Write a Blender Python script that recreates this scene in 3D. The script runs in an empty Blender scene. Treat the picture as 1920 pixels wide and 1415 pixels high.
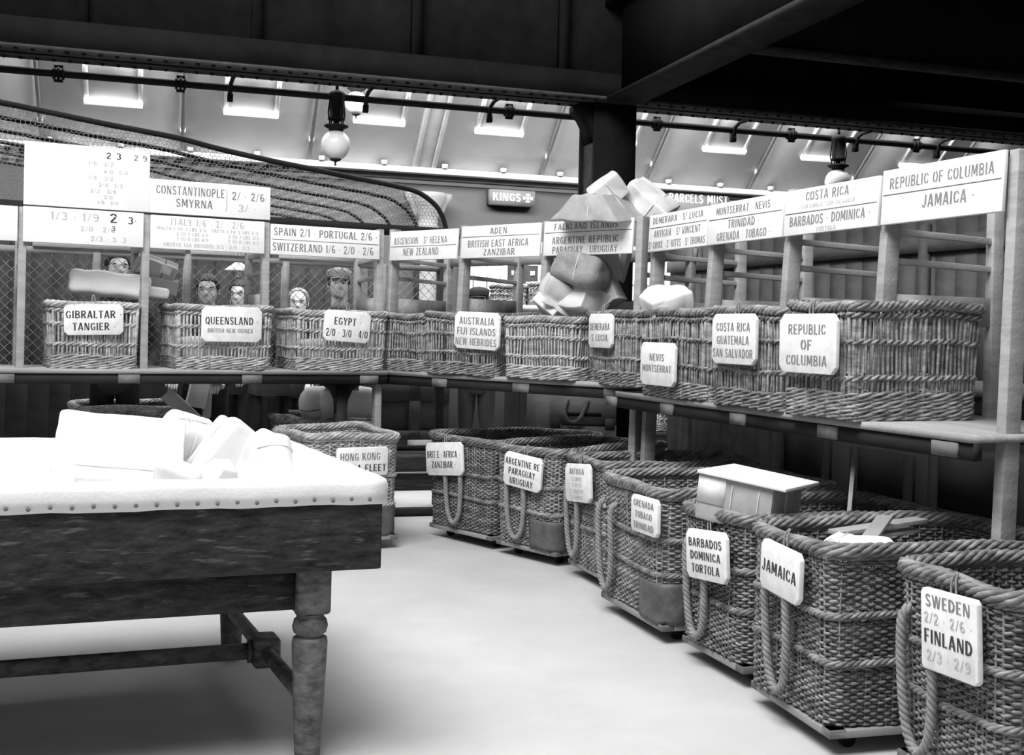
import bpy, math, random
import numpy as np
from mathutils import Matrix, Vector
random.seed(7); RNG = np.random.default_rng(7)
scene = bpy.context.scene
COL = scene.collection
R = math.radians

# ------------------------------------------------------------------ camera
F, PX, PY, RHO, H = 2150.0, 984.0, 623.0, 0.0235, 1.4      # focal length in px of the 1920 frame, optical centre, roll, eye height
cam_d = bpy.data.cameras.new('camera'); cam = bpy.data.objects.new('camera', cam_d); COL.objects.link(cam)
cam_d.sensor_width = 36.0; cam_d.lens = 36.0 * F / 1920.0
cam_d.shift_x = -(PX - 960.0) / 1920.0; cam_d.shift_y = (PY - 707.5) / 1920.0
cam_d.clip_end = 200
cam.matrix_world = Matrix.Translation((0, 0, H)) @ Matrix.Rotation(R(90), 4, 'X') @ Matrix.Rotation(RHO, 4, 'Z')
scene.camera = cam

# ------------------------------------------------------------------ world, lights, exposure
world = bpy.data.worlds.new('daylight'); scene.world = world; world.use_nodes = True
bgn = world.node_tree.nodes['Background']; bgn.inputs[0].default_value = (1, 1, 1, 1); bgn.inputs[1].default_value = 0.19
def area(name, loc, target, sx, sy, power):
    d = bpy.data.lights.new(name, 'AREA'); d.shape = 'RECTANGLE'; d.size = sx; d.size_y = sy; d.energy = power
    o = bpy.data.objects.new(name, d); COL.objects.link(o); o.location = loc
    o.rotation_euler = (Vector(target) - Vector(loc)).to_track_quat('-Z', 'Y').to_euler()
    return o
area('roof_skylight', (-1.7, 1.9, 7.0), (0.0, 5.8, 0.5), 5.0, 3.5, 780)
area('back_hall_fill', (-0.3, 9.2, 5.3), (-0.9, 12.9, 4.9), 10.5, 1.4, 1550)  # unseen fill lamp added behind the girder to brighten the sloping ceiling
vs = scene.view_settings
vs.view_transform = 'Standard'; vs.look = 'None'; vs.gamma = 1.0; vs.use_curve_mapping = False; vs.exposure = 0.3

# ------------------------------------------------------------------ from photograph pixels to the room
CR, SR = math.cos(RHO), math.sin(RHO)
def uv(x, y):
    dx, dy = x - PX, y - PY
    return (dx * CR + dy * SR) / F, (-dx * SR + dy * CR) / F
def at_depth(x, y, Y):
    u, v = uv(x, y); return np.array((u * Y, Y, H - v * Y))
def at_height(x, y, z):
    u, v = uv(x, y); Y = (H - z) / v; return np.array((u * Y, Y, z))
def at_plane(x, y, p, d):
    """point of the vertical plane through the plan point p along the plan direction d"""
    u, v = uv(x, y)
    s = (u * p[1] - p[0]) / (d[0] - u * d[1])
    Y = p[1] + s * d[1]; return np.array((u * Y, Y, H - v * Y))
def along(x, y, p, d):
    q = at_plane(x, y, p, d); return (q[0] - p[0]) * d[0] + (q[1] - p[1]) * d[1]

# ------------------------------------------------------------------ materials (monochrome)
def mat(name, g, rough=0.7, var=0.25, scale=(6, 6, 6), bump=0.0, bscale=40.0, spec=0.3, metal=0.0, g2=None, island=0.0, streak=None):
    m = bpy.data.materials.new(name); m.use_nodes = True
    nt = m.node_tree; b = nt.nodes['Principled BSDF']
    b.inputs['Roughness'].default_value = rough; b.inputs['Metallic'].default_value = metal
    b.inputs['Specular IOR Level'].default_value = spec
    tc = nt.nodes.new('ShaderNodeTexCoord'); mp = nt.nodes.new('ShaderNodeMapping')
    mp.inputs['Scale'].default_value = scale; nt.links.new(tc.outputs['Object'], mp.inputs['Vector'])
    n = nt.nodes.new('ShaderNodeTexNoise'); n.inputs['Scale'].default_value = 1.0; n.inputs['Detail'].default_value = 6.0
    n.inputs['Roughness'].default_value = 0.65
    nt.links.new(mp.outputs[0], n.inputs['Vector'])
    cr = nt.nodes.new('ShaderNodeValToRGB')
    lo = g * (1 - var); hi = g2 if g2 is not None else min(1.0, g * (1 + var))
    cr.color_ramp.elements[0].position = 0.3; cr.color_ramp.elements[1].position = 0.72
    cr.color_ramp.elements[0].color = (lo, lo, lo, 1); cr.color_ramp.elements[1].color = (hi, hi, hi, 1)
    nt.links.new(n.outputs['Fac'], cr.inputs['Fac']); colour = cr.outputs['Color']
    if island > 0:          # each strand its own shade
        ge = nt.nodes.new('ShaderNodeNewGeometry'); mr = nt.nodes.new('ShaderNodeMapRange')
        mr.inputs['To Min'].default_value = 1 - island; mr.inputs['To Max'].default_value = 1 + island
        nt.links.new(ge.outputs['Random Per Island'], mr.inputs['Value'])
        mx = nt.nodes.new('ShaderNodeVectorMath'); mx.operation = 'SCALE'
        nt.links.new(colour, mx.inputs[0]); nt.links.new(mr.outputs[0], mx.inputs['Scale']); colour = mx.outputs[0]
    if streak:              # pale scratches worn along the board
        m3 = nt.nodes.new('ShaderNodeMapping'); m3.inputs['Scale'].default_value = streak; m3.inputs['Rotation'].default_value = (0.0, 0.05, 0.36)
        nt.links.new(tc.outputs['Object'], m3.inputs['Vector'])
        n3 = nt.nodes.new('ShaderNodeTexNoise'); n3.inputs['Scale'].default_value = 1.0; n3.inputs['Detail'].default_value = 3.0
        nt.links.new(m3.outputs[0], n3.inputs['Vector'])
        c3 = nt.nodes.new('ShaderNodeValToRGB'); c3.color_ramp.elements[0].position = .60; c3.color_ramp.elements[1].position = .74
        c3.color_ramp.elements[0].color = (0, 0, 0, 1); c3.color_ramp.elements[1].color = (.09, .09, .09, 1)
        nt.links.new(n3.outputs['Fac'], c3.inputs['Fac'])
        ad = nt.nodes.new('ShaderNodeVectorMath'); ad.operation = 'ADD'
        nt.links.new(colour, ad.inputs[0]); nt.links.new(c3.outputs['Color'], ad.inputs[1]); colour = ad.outputs[0]
    nt.links.new(colour, b.inputs['Base Color'])
    if bump > 0:
        n2 = nt.nodes.new('ShaderNodeTexNoise'); n2.inputs['Scale'].default_value = bscale; n2.inputs['Detail'].default_value = 4
        nt.links.new(tc.outputs['Object'], n2.inputs['Vector'])
        bp = nt.nodes.new('ShaderNodeBump'); bp.inputs['Strength'].default_value = bump; bp.inputs['Distance'].default_value = 0.02
        nt.links.new(n2.outputs['Fac'], bp.inputs['Height']); nt.links.new(bp.outputs['Normal'], b.inputs['Normal'])
    return m
M = dict(
    floor=mat('pale_stone_floor', 0.49, 0.75, 0.10, (1.3, 1.3, 1.3), 0.06, 30),
    plaster=mat('limewashed_ceiling', 0.78, 0.9, 0.12, (0.9, 0.9, 0.9), 0.03, 8),
    skylight=mat('skylight_pane', 0.36, 0.5, 0.12, (1.5, 1.5, 1.5)),
    wall=mat('grey_wall', 0.055, 0.85, 0.2, (1.2, 1.2, 1.2)),
    dwall=mat('dark_hall_wall', 0.05, 0.9, 0.2),
    stonework=mat('painted_stonework', 0.34, 0.8, 0.12),
    iron=mat('black_painted_iron', 0.014, 0.7, 0.35, (5, 5, 5), 0.1, 20, spec=0.15),
    iron2=mat('dusty_black_iron', 0.028, 0.9, 0.4, (7, 7, 7), spec=0.05),
    steel=mat('sooty_girder', 0.010, 0.95, 0.4, (3, 3, 3), 0.1, 15, spec=0.05),
    flange=mat('dusty_rivet_flange', 0.06, 0.9, 0.3, (8, 8, 8), spec=0.05),
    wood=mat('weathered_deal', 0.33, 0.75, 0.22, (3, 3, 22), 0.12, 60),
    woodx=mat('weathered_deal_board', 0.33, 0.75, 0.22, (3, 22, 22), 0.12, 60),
    wooddk=mat('dark_stained_board', 0.026, 0.65, 0.6, (3, 30, 45), 0.2, 60, g2=0.065, spec=.15, streak=(1.4, 30, 70)),
    woodleg=mat('worn_table_leg', 0.085, 0.65, 0.6, (16, 16, 34), 0.25, 60, g2=.19),
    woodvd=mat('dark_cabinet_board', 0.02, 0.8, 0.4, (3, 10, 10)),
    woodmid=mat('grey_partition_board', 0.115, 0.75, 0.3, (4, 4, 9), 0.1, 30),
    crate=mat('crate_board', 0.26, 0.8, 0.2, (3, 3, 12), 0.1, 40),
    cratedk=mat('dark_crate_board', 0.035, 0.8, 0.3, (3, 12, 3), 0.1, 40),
    white=mat('white_sign_paint', 0.80, 0.6, 0.06, (5, 5, 5)),
    whiteworn=mat('worn_white_sign_paint', 0.78, 0.65, 0.14, (14, 14, 14), 0.05, 60),
    canvas=mat('white_canvas', 0.82, 0.85, 0.06, (6, 6, 6), 0.08, 90),
    tack=mat('tack_head', 0.16, 0.5, 0.2),
    ink=mat('black_stencil_ink', 0.045, 0.7, 0.3, (40, 40, 40)),
    inkmid=mat('grey_stencil_ink', 0.22, 0.8, 0.2, (40, 40, 40)),
    inkfaint=mat('faded_stencil_ink', 0.47, 0.8, 0.1, (40, 40, 40)),
    wicker=mat('brown_wicker', 0.17, 0.55, 0.55, (14, 14, 40), 0.0, g2=0.40, island=.32),
    wickerdk=mat('old_dark_wicker', 0.11, 0.5, 0.55, (14, 14, 40), 0.0, g2=0.31, island=.35),
    wickerlt=mat('pale_new_wicker', 0.31, 0.55, 0.45, (14, 14, 40), 0.0, g2=0.58, island=.25),
    leather=mat('leather_corner_patch', 0.10, 0.55, 0.4, (12, 12, 12), 0.2, 40),
    rope=mat('hemp_rope', 0.24, 0.85, 0.3, (30, 30, 30)),
    string=mat('white_string', 0.62, 0.8, 0.1),
    twine=mat('dark_twine', 0.10, 0.8, 0.2),
    paper=mat('pale_wrapping_paper', 0.58, 0.7, 0.10, (5, 5, 5), 0.12, 14),
    paperw=mat('white_wrapping_paper', 0.74, 0.7, 0.06, (5, 5, 5), 0.08, 12),
    paperg=mat('brown_wrapping_paper', 0.36, 0.7, 0.2, (5, 5, 5), 0.15, 14),
    sack=mat('hessian_wrapping', 0.27, 0.9, 0.25, (18, 18, 18), 0.3, 120),
    opal=mat('opal_glass_globe', 0.82, 0.15, 0.03, spec=0.5),
    skin=mat('skin', 0.5, 0.6, 0.08, (8, 8, 8)),
    hair=mat('dark_hair', 0.018, 0.6, 0.4, (60, 60, 60), 0.3, 120),
    greyhair=mat('grey_hair', 0.20, 0.6, 0.4, (60, 60, 60), 0.3, 120),
    shirt=mat('dark_work_shirt', 0.035, 0.9, 0.2),
    waist=mat('dark_work_trousers', 0.02, 0.9, 0.2),
    cap=mat('cloth_cap', 0.24, 0.9, 0.2),
    capdk=mat('dark_cloth_cap', 0.02, 0.9, 0.2),
    eyew=mat('eyeball', 0.55, 0.3, 0.02),
    wire=mat('galvanised_wire', 0.22, 0.5, 0.2, spec=0.5),
    wiredk=mat('dark_wire', 0.05, 0.5, 0.2),
    frieze=mat('grey_frieze_paint', 0.11, 0.85, 0.2),
    shadedk=mat('dark_shade_boards', 0.022, 0.85, 0.4, (3, 3, 8), spec=0.1),  # near-black tone standing in for deep shade on board surfaces
    columnpaint=mat('grey_column_paint', 0.16, 0.8, 0.15),
    joint=mat('worn_joint_wood', 0.17, 0.8, 0.3, (9, 9, 9)),
    signgrey=mat('grey_sign_paint', 0.12, 0.7, 0.1),
)
def lit(name, g, strength):
    m = bpy.data.materials.new(name); m.use_nodes = True; b = m.node_tree.nodes['Principled BSDF']
    b.inputs['Base Color'].default_value = (g, g, g, 1)
    b.inputs['Emission Color'].default_value = (1, 1, 1, 1); b.inputs['Emission Strength'].default_value = strength
    return m
M['daylit'] = lit('daylit_frosted_pane', 0.7, 0.55)

# ------------------------------------------------------------------ mesh helpers
def nrm(a): return a / np.maximum(np.linalg.norm(a, axis=-1, keepdims=True), 1e-9)
class MB:
    def __init__(s): s.V = []; s.Fs = []; s.n = 0
    def add(s, v, f):
        v = np.asarray(v, float).reshape(-1, 3)
        s.V.append(v)
        for a in (f if isinstance(f, list) else [f]):
            a = np.asarray(a, int)
            if a.ndim == 1: a = a[None, :]
            s.Fs.append(a + s.n)
        s.n += len(v); return s
    def hexa(s, c):
        """eight corners: bottom ring then top ring"""
        return s.add(c, np.array([[0, 3, 2, 1], [4, 5, 6, 7], [0, 1, 5, 4], [1, 2, 6, 5], [2, 3, 7, 6], [3, 0, 4, 7]]))
    def box(s, x0, x1, y0, y1, z0, z1):
        return s.hexa([(x0, y0, z0), (x1, y0, z0), (x1, y1, z0), (x0, y1, z0), (x0, y0, z1), (x1, y0, z1), (x1, y1, z1), (x0, y1, z1)])
    def obox(s, c, size, rot=None):
        h = np.array(size) / 2.0
        p = np.array([(-1, -1, -1), (1, -1, -1), (1, 1, -1), (-1, 1, -1), (-1, -1, 1), (1, -1, 1), (1, 1, 1), (-1, 1, 1)]) * h
        if rot is not None: p = p @ np.array(rot.to_3x3()).T
        return s.hexa(p + np.array(c))
    def bar(s, a, b, w, h, up=(0, 0, 1)):
        """rectangular bar from a to b, w across, h along up"""
        a, b = np.array(a, float), np.array(b, float); t = nrm(b - a); u = np.array(up, float)
        r = nrm(np.cross(t, u)); u = np.cross(r, t); r = r * w / 2; u = u * h / 2
        return s.hexa([a - r - u, a + r - u, b + r - u, b - r - u, a - r + u, a + r + u, b + r + u, b - r + u])
    def tube(s, path, r, n=6, closed=False, ref=(0, 0, 1), caps=True):
        p = np.asarray(path, float); m = len(p)
        if closed: t = np.roll(p, -1, 0) - np.roll(p, 1, 0)
        else: t = np.gradient(p, axis=0)
        t = nrm(t); ref = np.asarray(ref, float)
        a = nrm(np.cross(t, np.broadcast_to(ref, t.shape))); b = np.cross(a, t)
        th = np.arange(n) * 2 * math.pi / n
        rr = np.broadcast_to(np.asarray(r, float), (m,))[:, None, None]
        v = p[:, None, :] + rr * (np.cos(th)[None, :, None] * a[:, None, :] + np.sin(th)[None, :, None] * b[:, None, :])
        i = np.arange(m if closed else m - 1)[:, None]; j = np.arange(n)[None, :]
        i2 = (i + 1) % m; j2 = (j + 1) % n
        q = np.stack([i * n + j, i * n + j2, i2 * n + j2, i2 * n + j], -1).reshape(-1, 4)
        fs = [q]
        if caps and not closed: fs += [np.arange(n)[::-1], np.arange(n) + (m - 1) * n]
        return s.add(v.reshape(-1, 3), fs)
    def rope(s, path, R_, r, pitch, strands=3, n=5, closed=False, ref=(0, 0, 1), step=None):
        p = resample(np.asarray(path, float), step or pitch / 7.0, closed); m = len(p)
        if closed: t = np.roll(p, -1, 0) - np.roll(p, 1, 0); L = m * np.linalg.norm(p[1] - p[0])
        else: t = np.gradient(p, axis=0); L = (m - 1) * np.linalg.norm(p[1] - p[0])
        t = nrm(t); a = nrm(np.cross(t, np.broadcast_to(np.asarray(ref, float), t.shape))); b = np.cross(a, t)
        turns = L / pitch
        if closed: turns = max(1, round(turns))
        ph = np.arange(m) / (m if closed else m - 1) * turns * 2 * math.pi
        for k in range(strands):
            w = ph + 2 * math.pi * k / strands
            s.tube(p + R_ * (np.cos(w)[:, None] * a + np.sin(w)[:, None] * b), r, n, closed, ref)
        return s
    def lathe(s, prof, n=20, c=(0, 0, 0)):
        th = np.arange(n) * 2 * math.pi / n
        v = np.array([[(r * math.cos(a), r * math.sin(a), z) for a in th] for r, z in prof]) + np.array(c)
        m = len(prof); i = np.arange(m - 1)[:, None]; j = np.arange(n)[None, :]; j2 = (j + 1) % n
        q = np.stack([i * n + j, i * n + j2, (i + 1) * n + j2, (i + 1) * n + j], -1).reshape(-1, 4)
        return s.add(v.reshape(-1, 3), [q, np.arange(n)[::-1], np.arange(n) + (m - 1) * n])
    def prism(s, pts, y0, y1):
        """outline in x,z extruded along y"""
        n = len(pts); a = [(x, y0, z) for x, z in pts]; b = [(x, y1, z) for x, z in pts]
        j = np.arange(n); j2 = (j + 1) % n
        return s.add(a + b, [np.arange(n), np.arange(n)[::-1] + n, np.stack([j, j + n, j2 + n, j2], -1)])
    def rings(s, rg, closed_ends=True):
        rg = np.asarray(rg, float); m, n = rg.shape[:2]
        i = np.arange(m - 1)[:, None]; j = np.arange(n)[None, :]; j2 = (j + 1) % n
        q = np.stack([i * n + j, i * n + j2, (i + 1) * n + j2, (i + 1) * n + j], -1).reshape(-1, 4)
        return s.add(rg.reshape(-1, 3), [q] + ([np.arange(n)[::-1], np.arange(n) + (m - 1) * n] if closed_ends else []))
    def mesh(s, name):
        me = bpy.data.meshes.new(name)
        v = np.concatenate(s.V); tot = np.concatenate([np.full(len(a), a.shape[1]) for a in s.Fs]); idx = np.concatenate([a.ravel() for a in s.Fs])
        me.vertices.add(len(v)); me.vertices.foreach_set('co', v.astype(np.float32).ravel())
        me.loops.add(len(idx)); me.loops.foreach_set('vertex_index', idx.astype(np.int32))
        st = np.concatenate([[0], np.cumsum(tot)[:-1]])
        me.polygons.add(len(tot)); me.polygons.foreach_set('loop_start', st.astype(np.int32)); me.polygons.foreach_set('loop_total', tot.astype(np.int32))
        me.update(calc_edges=True); return me
    def build(s, name, m, parent=None, smooth=False, kind=None, bevel=0.0, label=None):
        me = s.mesh(name); me.materials.append(M[m] if isinstance(m, str) else m)
        if smooth: me.polygons.foreach_set('use_smooth', np.ones(len(me.polygons), bool))
        if smooth == 'crease': me.set_sharp_from_angle(angle=R(28))
        o = bpy.data.objects.new(name, me); COL.objects.link(o)
        if parent is not None: o.parent = parent
        if kind: o['kind'] = kind
        if label: o['label'] = label
        if bevel > 0:
            b = o.modifiers.new('edge', 'BEVEL'); b.width = bevel; b.segments = 2; b.limit_method = 'ANGLE'
        return o
def resample(p, step, closed=False):
    if closed: p = np.vstack([p, p[:1]])
    d = np.concatenate([[0], np.cumsum(np.linalg.norm(np.diff(p, axis=0), axis=1))])
    n = max(3, int(round(d[-1] / step)) + 1); q = np.linspace(0, d[-1], n)
    out = np.stack([np.interp(q, d, p[:, k]) for k in range(3)], -1)
    return out[:-1] if closed else out
def smoothpath(pts, n=40):
    p = np.array(pts, float); t = np.linspace(0, len(p) - 1, n); out = []
    for x in t:
        i = min(int(x), len(p) - 2); f = x - i
        p0, p1, p2, p3 = p[max(i - 1, 0)], p[i], p[i + 1], p[min(i + 2, len(p) - 1)]
        out.append(0.5 * ((2 * p1) + (p2 - p0) * f + (2 * p0 - 5 * p1 + 4 * p2 - p3) * f * f + (3 * p1 - p0 - 3 * p2 + p3) * f ** 3))
    return np.array(out)
def tag(o, label, cat, group=None, kind=None):
    o['label'] = label; o['category'] = cat
    if group: o['group'] = group
    if kind: o['kind'] = kind
    return o
def root(name, loc, rotz=0.0, label=None, cat=None, group=None, kind=None, rot=None):
    o = bpy.data.objects.new(name, None); COL.objects.link(o); o.location = loc
    if rot is not None: o.rotation_euler = rot.to_euler() if hasattr(rot, 'to_euler') else rot
    else: o.rotation_euler = (0, 0, rotz)
    o.empty_display_size = 0.1
    if label: tag(o, label, cat, group)
    if kind: o['kind'] = kind
    return o

# ------------------------------------------------------------------ stencil lettering
T_, t_ = 0.17, 0.10
def _L(*a): return ('L',) + a
def _A(*a): return ('A',) + a
def V(x, y0=0.0, y1=1.0, w=T_): return _L(x, y0, x, y1, w)
def Hh(y, x0, x1, w=t_): return _L(x0, y, x1, y, w)
b_, e_ = 0.05, 0.95
G = {
 'A': (.62, [_L(.08, 0, .29, 1, .13), _L(.54, 0, .33, 1, .17), Hh(.28, .22, .40)]),
 'B': (.58, [V(.11), _A(.24, .74, .24, .21, -80, 80, .14), _A(.24, .27, .28, .22, -80, 80, .14), Hh(b_, .2, .3), Hh(e_, .2, .3), Hh(.5, .22, .34)]),
 'C': (.56, [_A(.33, .5, .24, .45, 105, 255, .16), _A(.31, .5, .22, .45, 25, 75, .12), _A(.31, .5, .22, .45, -75, -25, .12)]),
 'D': (.60, [V(.11), _A(.2, .5, .32, .45, -72, 72, .16), Hh(b_, .19, .3), Hh(e_, .19, .3)]),
 'E': (.52, [V(.11), Hh(e_, .22, .48), Hh(.5, .22, .42), Hh(b_, .22, .48)]),
 'F': (.50, [V(.11), Hh(e_, .22, .48), Hh(.5, .22, .42)]),
 'G': (.60, [_A(.33, .5, .24, .45, 105, 255, .16), _A(.31, .5, .22, .45, 30, 75, .12), V(.50, .06, .42, .14), Hh(.42, .36, .58), Hh(b_, .36, .46)]),
 'H': (.60, [V(.11), V(.49), Hh(.5, .21, .39)]),
 'I': (.24, [V(.12)]),
 'J': (.46, [V(.34, .2, 1), _A(.20, .22, .14, .18, 180, 330, .12)]),
 'K': (.60, [V(.11), _L(.22, .45, .50, 1, .11), _L(.28, .55, .54, 0, .16)]),
 'L': (.48, [V(.11), Hh(b_, .22, .46)]),
 'M': (.74, [V(.10, w=.12), V(.63), _L(.18, .95, .36, .2, .15), _L(.55, .95, .39, .2, .10)]),
 'N': (.64, [V(.10, w=.11), V(.54, w=.11), _L(.16, .97, .48, .03, .17)]),
 'O': (.60, [_A(.28, .5, .20, .45, 100, 260, .16), _A(.32, .5, .20, .45, -80, 80, .16)]),
 'P': (.56, [V(.11), _A(.24, .71, .25, .24, -80, 80, .15), Hh(e_, .2, .3), Hh(.47, .2, .3)]),
 'Q': (.60, [_A(.28, .5, .20, .45, 100, 260, .16), _A(.32, .5, .20, .45, -80, 80, .16), _L(.36, .22, .56, -.08, .13)]),
 'R': (.60, [V(.11), _A(.24, .72, .25, .23, -80, 80, .15), Hh(e_, .2, .3), Hh(.48, .2, .3), _L(.30, .42, .53, 0, .16)]),
 'S': (.54, [_A(.27, .73, .19, .22, 20, 200, .13), _L(.12, .62, .42, .38, .16), _A(.27, .27, .19, .22, 200, 380, .13)]),
 'T': (.54, [V(.27, 0, .88), Hh(e_, .02, .24), Hh(e_, .30, .52)]),
 'U': (.60, [V(.11, .25, 1), V(.50, .25, 1, .12), _A(.30, .26, .19, .21, 190, 260, .14), _A(.31, .26, .19, .21, 280, 350, .12)]),
 'V': (.60, [_L(.08, 1, .28, 0, .17), _L(.53, 1, .33, 0, .11)]),
 'W': (.84, [_L(.07, 1, .24, 0, .15), _L(.40, 1, .28, 0, .10), _L(.44, 1, .60, 0, .15), _L(.77, 1, .63, 0, .10)]),
 'X': (.58, [_L(.08, 1, .50, 0, .17), _L(.50, 1, .08, 0, .10)]),
 'Y': (.58, [_L(.07, 1, .27, .48, .16), _L(.51, 1, .32, .48, .11), V(.29, 0, .42)]),
 'Z': (.54, [Hh(e_, .05, .48), Hh(b_, .05, .50), _L(.42, .88, .12, .12, .16)]),
 '0': (.54, [_A(.25, .5, .18, .45, 100, 260, .15), _A(.29, .5, .18, .45, -80, 80, .15)]),
 '1': (.30, [V(.16), _L(.04, .82, .12, .95, .08)]),
 '2': (.52, [_A(.26, .72, .18, .23, 0, 175, .14), _L(.42, .64, .10, .10, .14), Hh(b_, .06, .50, .12)]),
 '3': (.50, [_A(.24, .74, .18, .21, -80, 150, .13), _A(.24, .27, .20, .23, -150, 80, .14)]),
 '4': (.54, [V(.38), _L(.30, .95, .06, .32, .10), Hh(.28, .04, .52)]),
 '5': (.52, [V(.12, .52, .92, .12), Hh(e_, .12, .46), _A(.24, .32, .21, .27, -140, 110, .14)]),
 '6': (.54, [_A(.28, .5, .20, .45, 60, 260, .14), _A(.28, .28, .19, .22, -90, 150, .13)]),
 '7': (.50, [Hh(e_, .04, .46, .13), _L(.42, .86, .18, 0, .15)]),
 '8': (.52, [_A(.26, .74, .17, .20, 0, 360, .13), _A(.26, .27, .20, .22, 0, 360, .14)]),
 '9': (.54, [_A(.26, .5, .20, .45, -120, 80, .14), _A(.26, .72, .19, .22, 90, 330, .13)]),
 '/': (.36, [_L(.04, -.05, .32, 1.05, .07)]),
 '.': (.22, [_L(.07, .45, .17, .45, .12)]),
 ',': (.2, [_L(.07, .02, .15, .12, .1)]),
 '-': (.34, [Hh(.48, .04, .30, .1)]),
 '}': (.3, [_A(.05, .75, .1, .3, -60, 60, .05), _A(.05, .25, .1, .3, -60, 60, .05)]),
 '+': (.7, [_L(.35, .3, .35, .7, .12), _L(.15, .5, .55, .5, .12), Hh(.88, .18, .52, .2), Hh(.12, .18, .52, .2), V(.07, .33, .67, .2), V(.63, .33, .67, .2)]),
 ' ': (.32, []),
}
def text_mesh(mb, text, cx, cz, h, y, maxw=None, squeeze=1.0):
    """flat lettering in the x,z plane, centred on cx, cz; '^' raises and shrinks the next letter"""
    gap = 0.09; items = []; x = 0.0; k = 0
    while k < len(text):
        s, dy = 1.0, 0.0; ch = text[k]
        if ch == '^': k += 1; ch = text[k]; s, dy = 0.55, 0.45
        w, st = G.get(ch, G[' ']); items.append((x, s, dy, st)); x += (w + gap) * s; k += 1
    total = (x - gap) * h * squeeze; sx = h * squeeze
    if maxw:
        k = min(maxw / total, 1.5); sx *= k; total *= k
    x0 = cx - total / 2; z0 = cz - h / 2
    for ox, s, dy, st in items:
        for g in st:
            if g[0] == 'L':
                p = np.array([(g[1], g[2]), (g[3], g[4])]); w = g[5]
            else:
                _, ax, ay, rx, ry, a0, a1, w = g; a = np.radians(np.linspace(a0, a1, max(4, int(abs(a1 - a0) / 22))))
                p = np.stack([ax + rx * np.cos(a), ay + ry * np.sin(a)], -1)
            t = nrm(np.gradient(p, axis=0)); nn = np.stack([-t[:, 1], t[:, 0]], -1) * w / 2
            q = np.concatenate([p + nn, p - nn]); m = len(p)
            vx = x0 + (ox + q[:, 0] * s) * sx; vz = z0 + (dy + q[:, 1] * s) * h
            i = np.arange(m - 1)
            mb.add(np.stack([vx, np.full(len(q), y), vz], -1), np.stack([i, i + m, i + 1 + m, i + 1], -1))
def lettering(parent, lines, w, h, y, cx=0.0, cz=0.0):
    """lines: (text, centre from the bottom 0..1, letter height 0..1, ink, widest 0..1[, x centre 0..1])"""
    for ln in lines:
        txt, fz, fh, ink, fw = ln[:5]; fx = ln[5] if len(ln) > 5 else 0.5
        mb = MB(); text_mesh(mb, txt, cx + (fx - 0.5) * w, cz + (fz - 0.5) * h, fh * h, y, fw * w)
        if mb.n: mb.build('lettering', ink, parent)
# ================================================================== the hall
BA = R(17.5); E1 = np.array((math.cos(BA), math.sin(BA))); E2 = np.array((-math.sin(BA), math.cos(BA)))
def box_struct(name, m, *a, parent=None):
    o = MB().box(*a).build(name, m, parent)
    if parent is None: o['kind'] = 'structure'
    return o
box_struct('floor', 'floor', -9, 9, -4, 18, -0.1, 0.0)
box_struct('wall_left', 'dwall', -9.0, -8.8, -4, 18, 0, 4.2)
box_struct('wall_right', 'dwall', 8.8, 9.0, -4, 18, 0, 4.2)

B0 = np.array((-0.948, 13.5)); ZL = 3.27; SL = 0.88
hall = root('wall_back', (B0[0], B0[1], 0), BA, kind='structure')
MB().box(-9, 10, 0.10, 0.3, 0, 3.12).build('wall_face', 'wall', hall)
led = root('trim_1', (B0[0], B0[1], 0), BA, kind='structure')
m = MB(); m.box(-9, 10, -0.16, 0.12, 3.21, 3.28); 
m.build('cornice_moulding', 'stonework', led, bevel=0.012)
MB().box(-9, 10, -0.03, 0.12, 3.16, 3.21).build('cornice_frieze', 'frieze', led)
for lx in np.arange(-8.6, 9.6, 0.71):
    MB().box(lx - 0.03, lx + 0.03, -0.19, -0.1, 3.28, 3.33).build('cornice_bracket', 'stonework', led)

def at_slope(x, y):
    u, v = uv(x, y)
    # ly = (uY-B0x)*E2x + (Y-B0y)*E2y ; H - vY = ZL - SL*ly
    a = u * E2[0] + E2[1]; c = -(B0[0] * E2[0] + B0[1] * E2[1])
    Y = (ZL - H - SL * c) / (SL * a - v)
    p = np.array((u * Y, Y, H - v * Y)); d = p[:2] - B0
    return p, float(d @ E1), float(d @ E2)
ceil = root('ceiling', (B0[0], B0[1], 0), BA, kind='structure')
ribs = [at_slope(x, y)[1] for x, y in ((342, 262), (578, 300), (1012, 333), (1206, 345), (1400, 355))]
rib_x = [ribs[0] - 2.84, ribs[0] - 1.42, ribs[0], ribs[1], at_slope(792, 318)[1], ribs[2], ribs[3], ribs[4]]
while rib_x[-1] < 7: rib_x.append(rib_x[-1] + 1.4)
rib_x = [rib_x[0] - 1.42 * k for k in (3, 2, 1)] + rib_x
for a, b in zip(rib_x[:-1], rib_x[1:]):
    MB().hexa([(a + .004, 0, ZL), (b - .004, 0, ZL), (b - .004, -5.2, ZL + 5.2 * SL), (a + .004, -5.2, ZL + 5.2 * SL),
               (a + .004, .05, ZL + .06), (b - .004, .05, ZL + .06), (b - .004, -5.15, ZL + 5.2 * SL + .06), (a + .004, -5.15, ZL + 5.2 * SL + .06)]).build('ceiling_panel', 'plaster', ceil)
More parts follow.
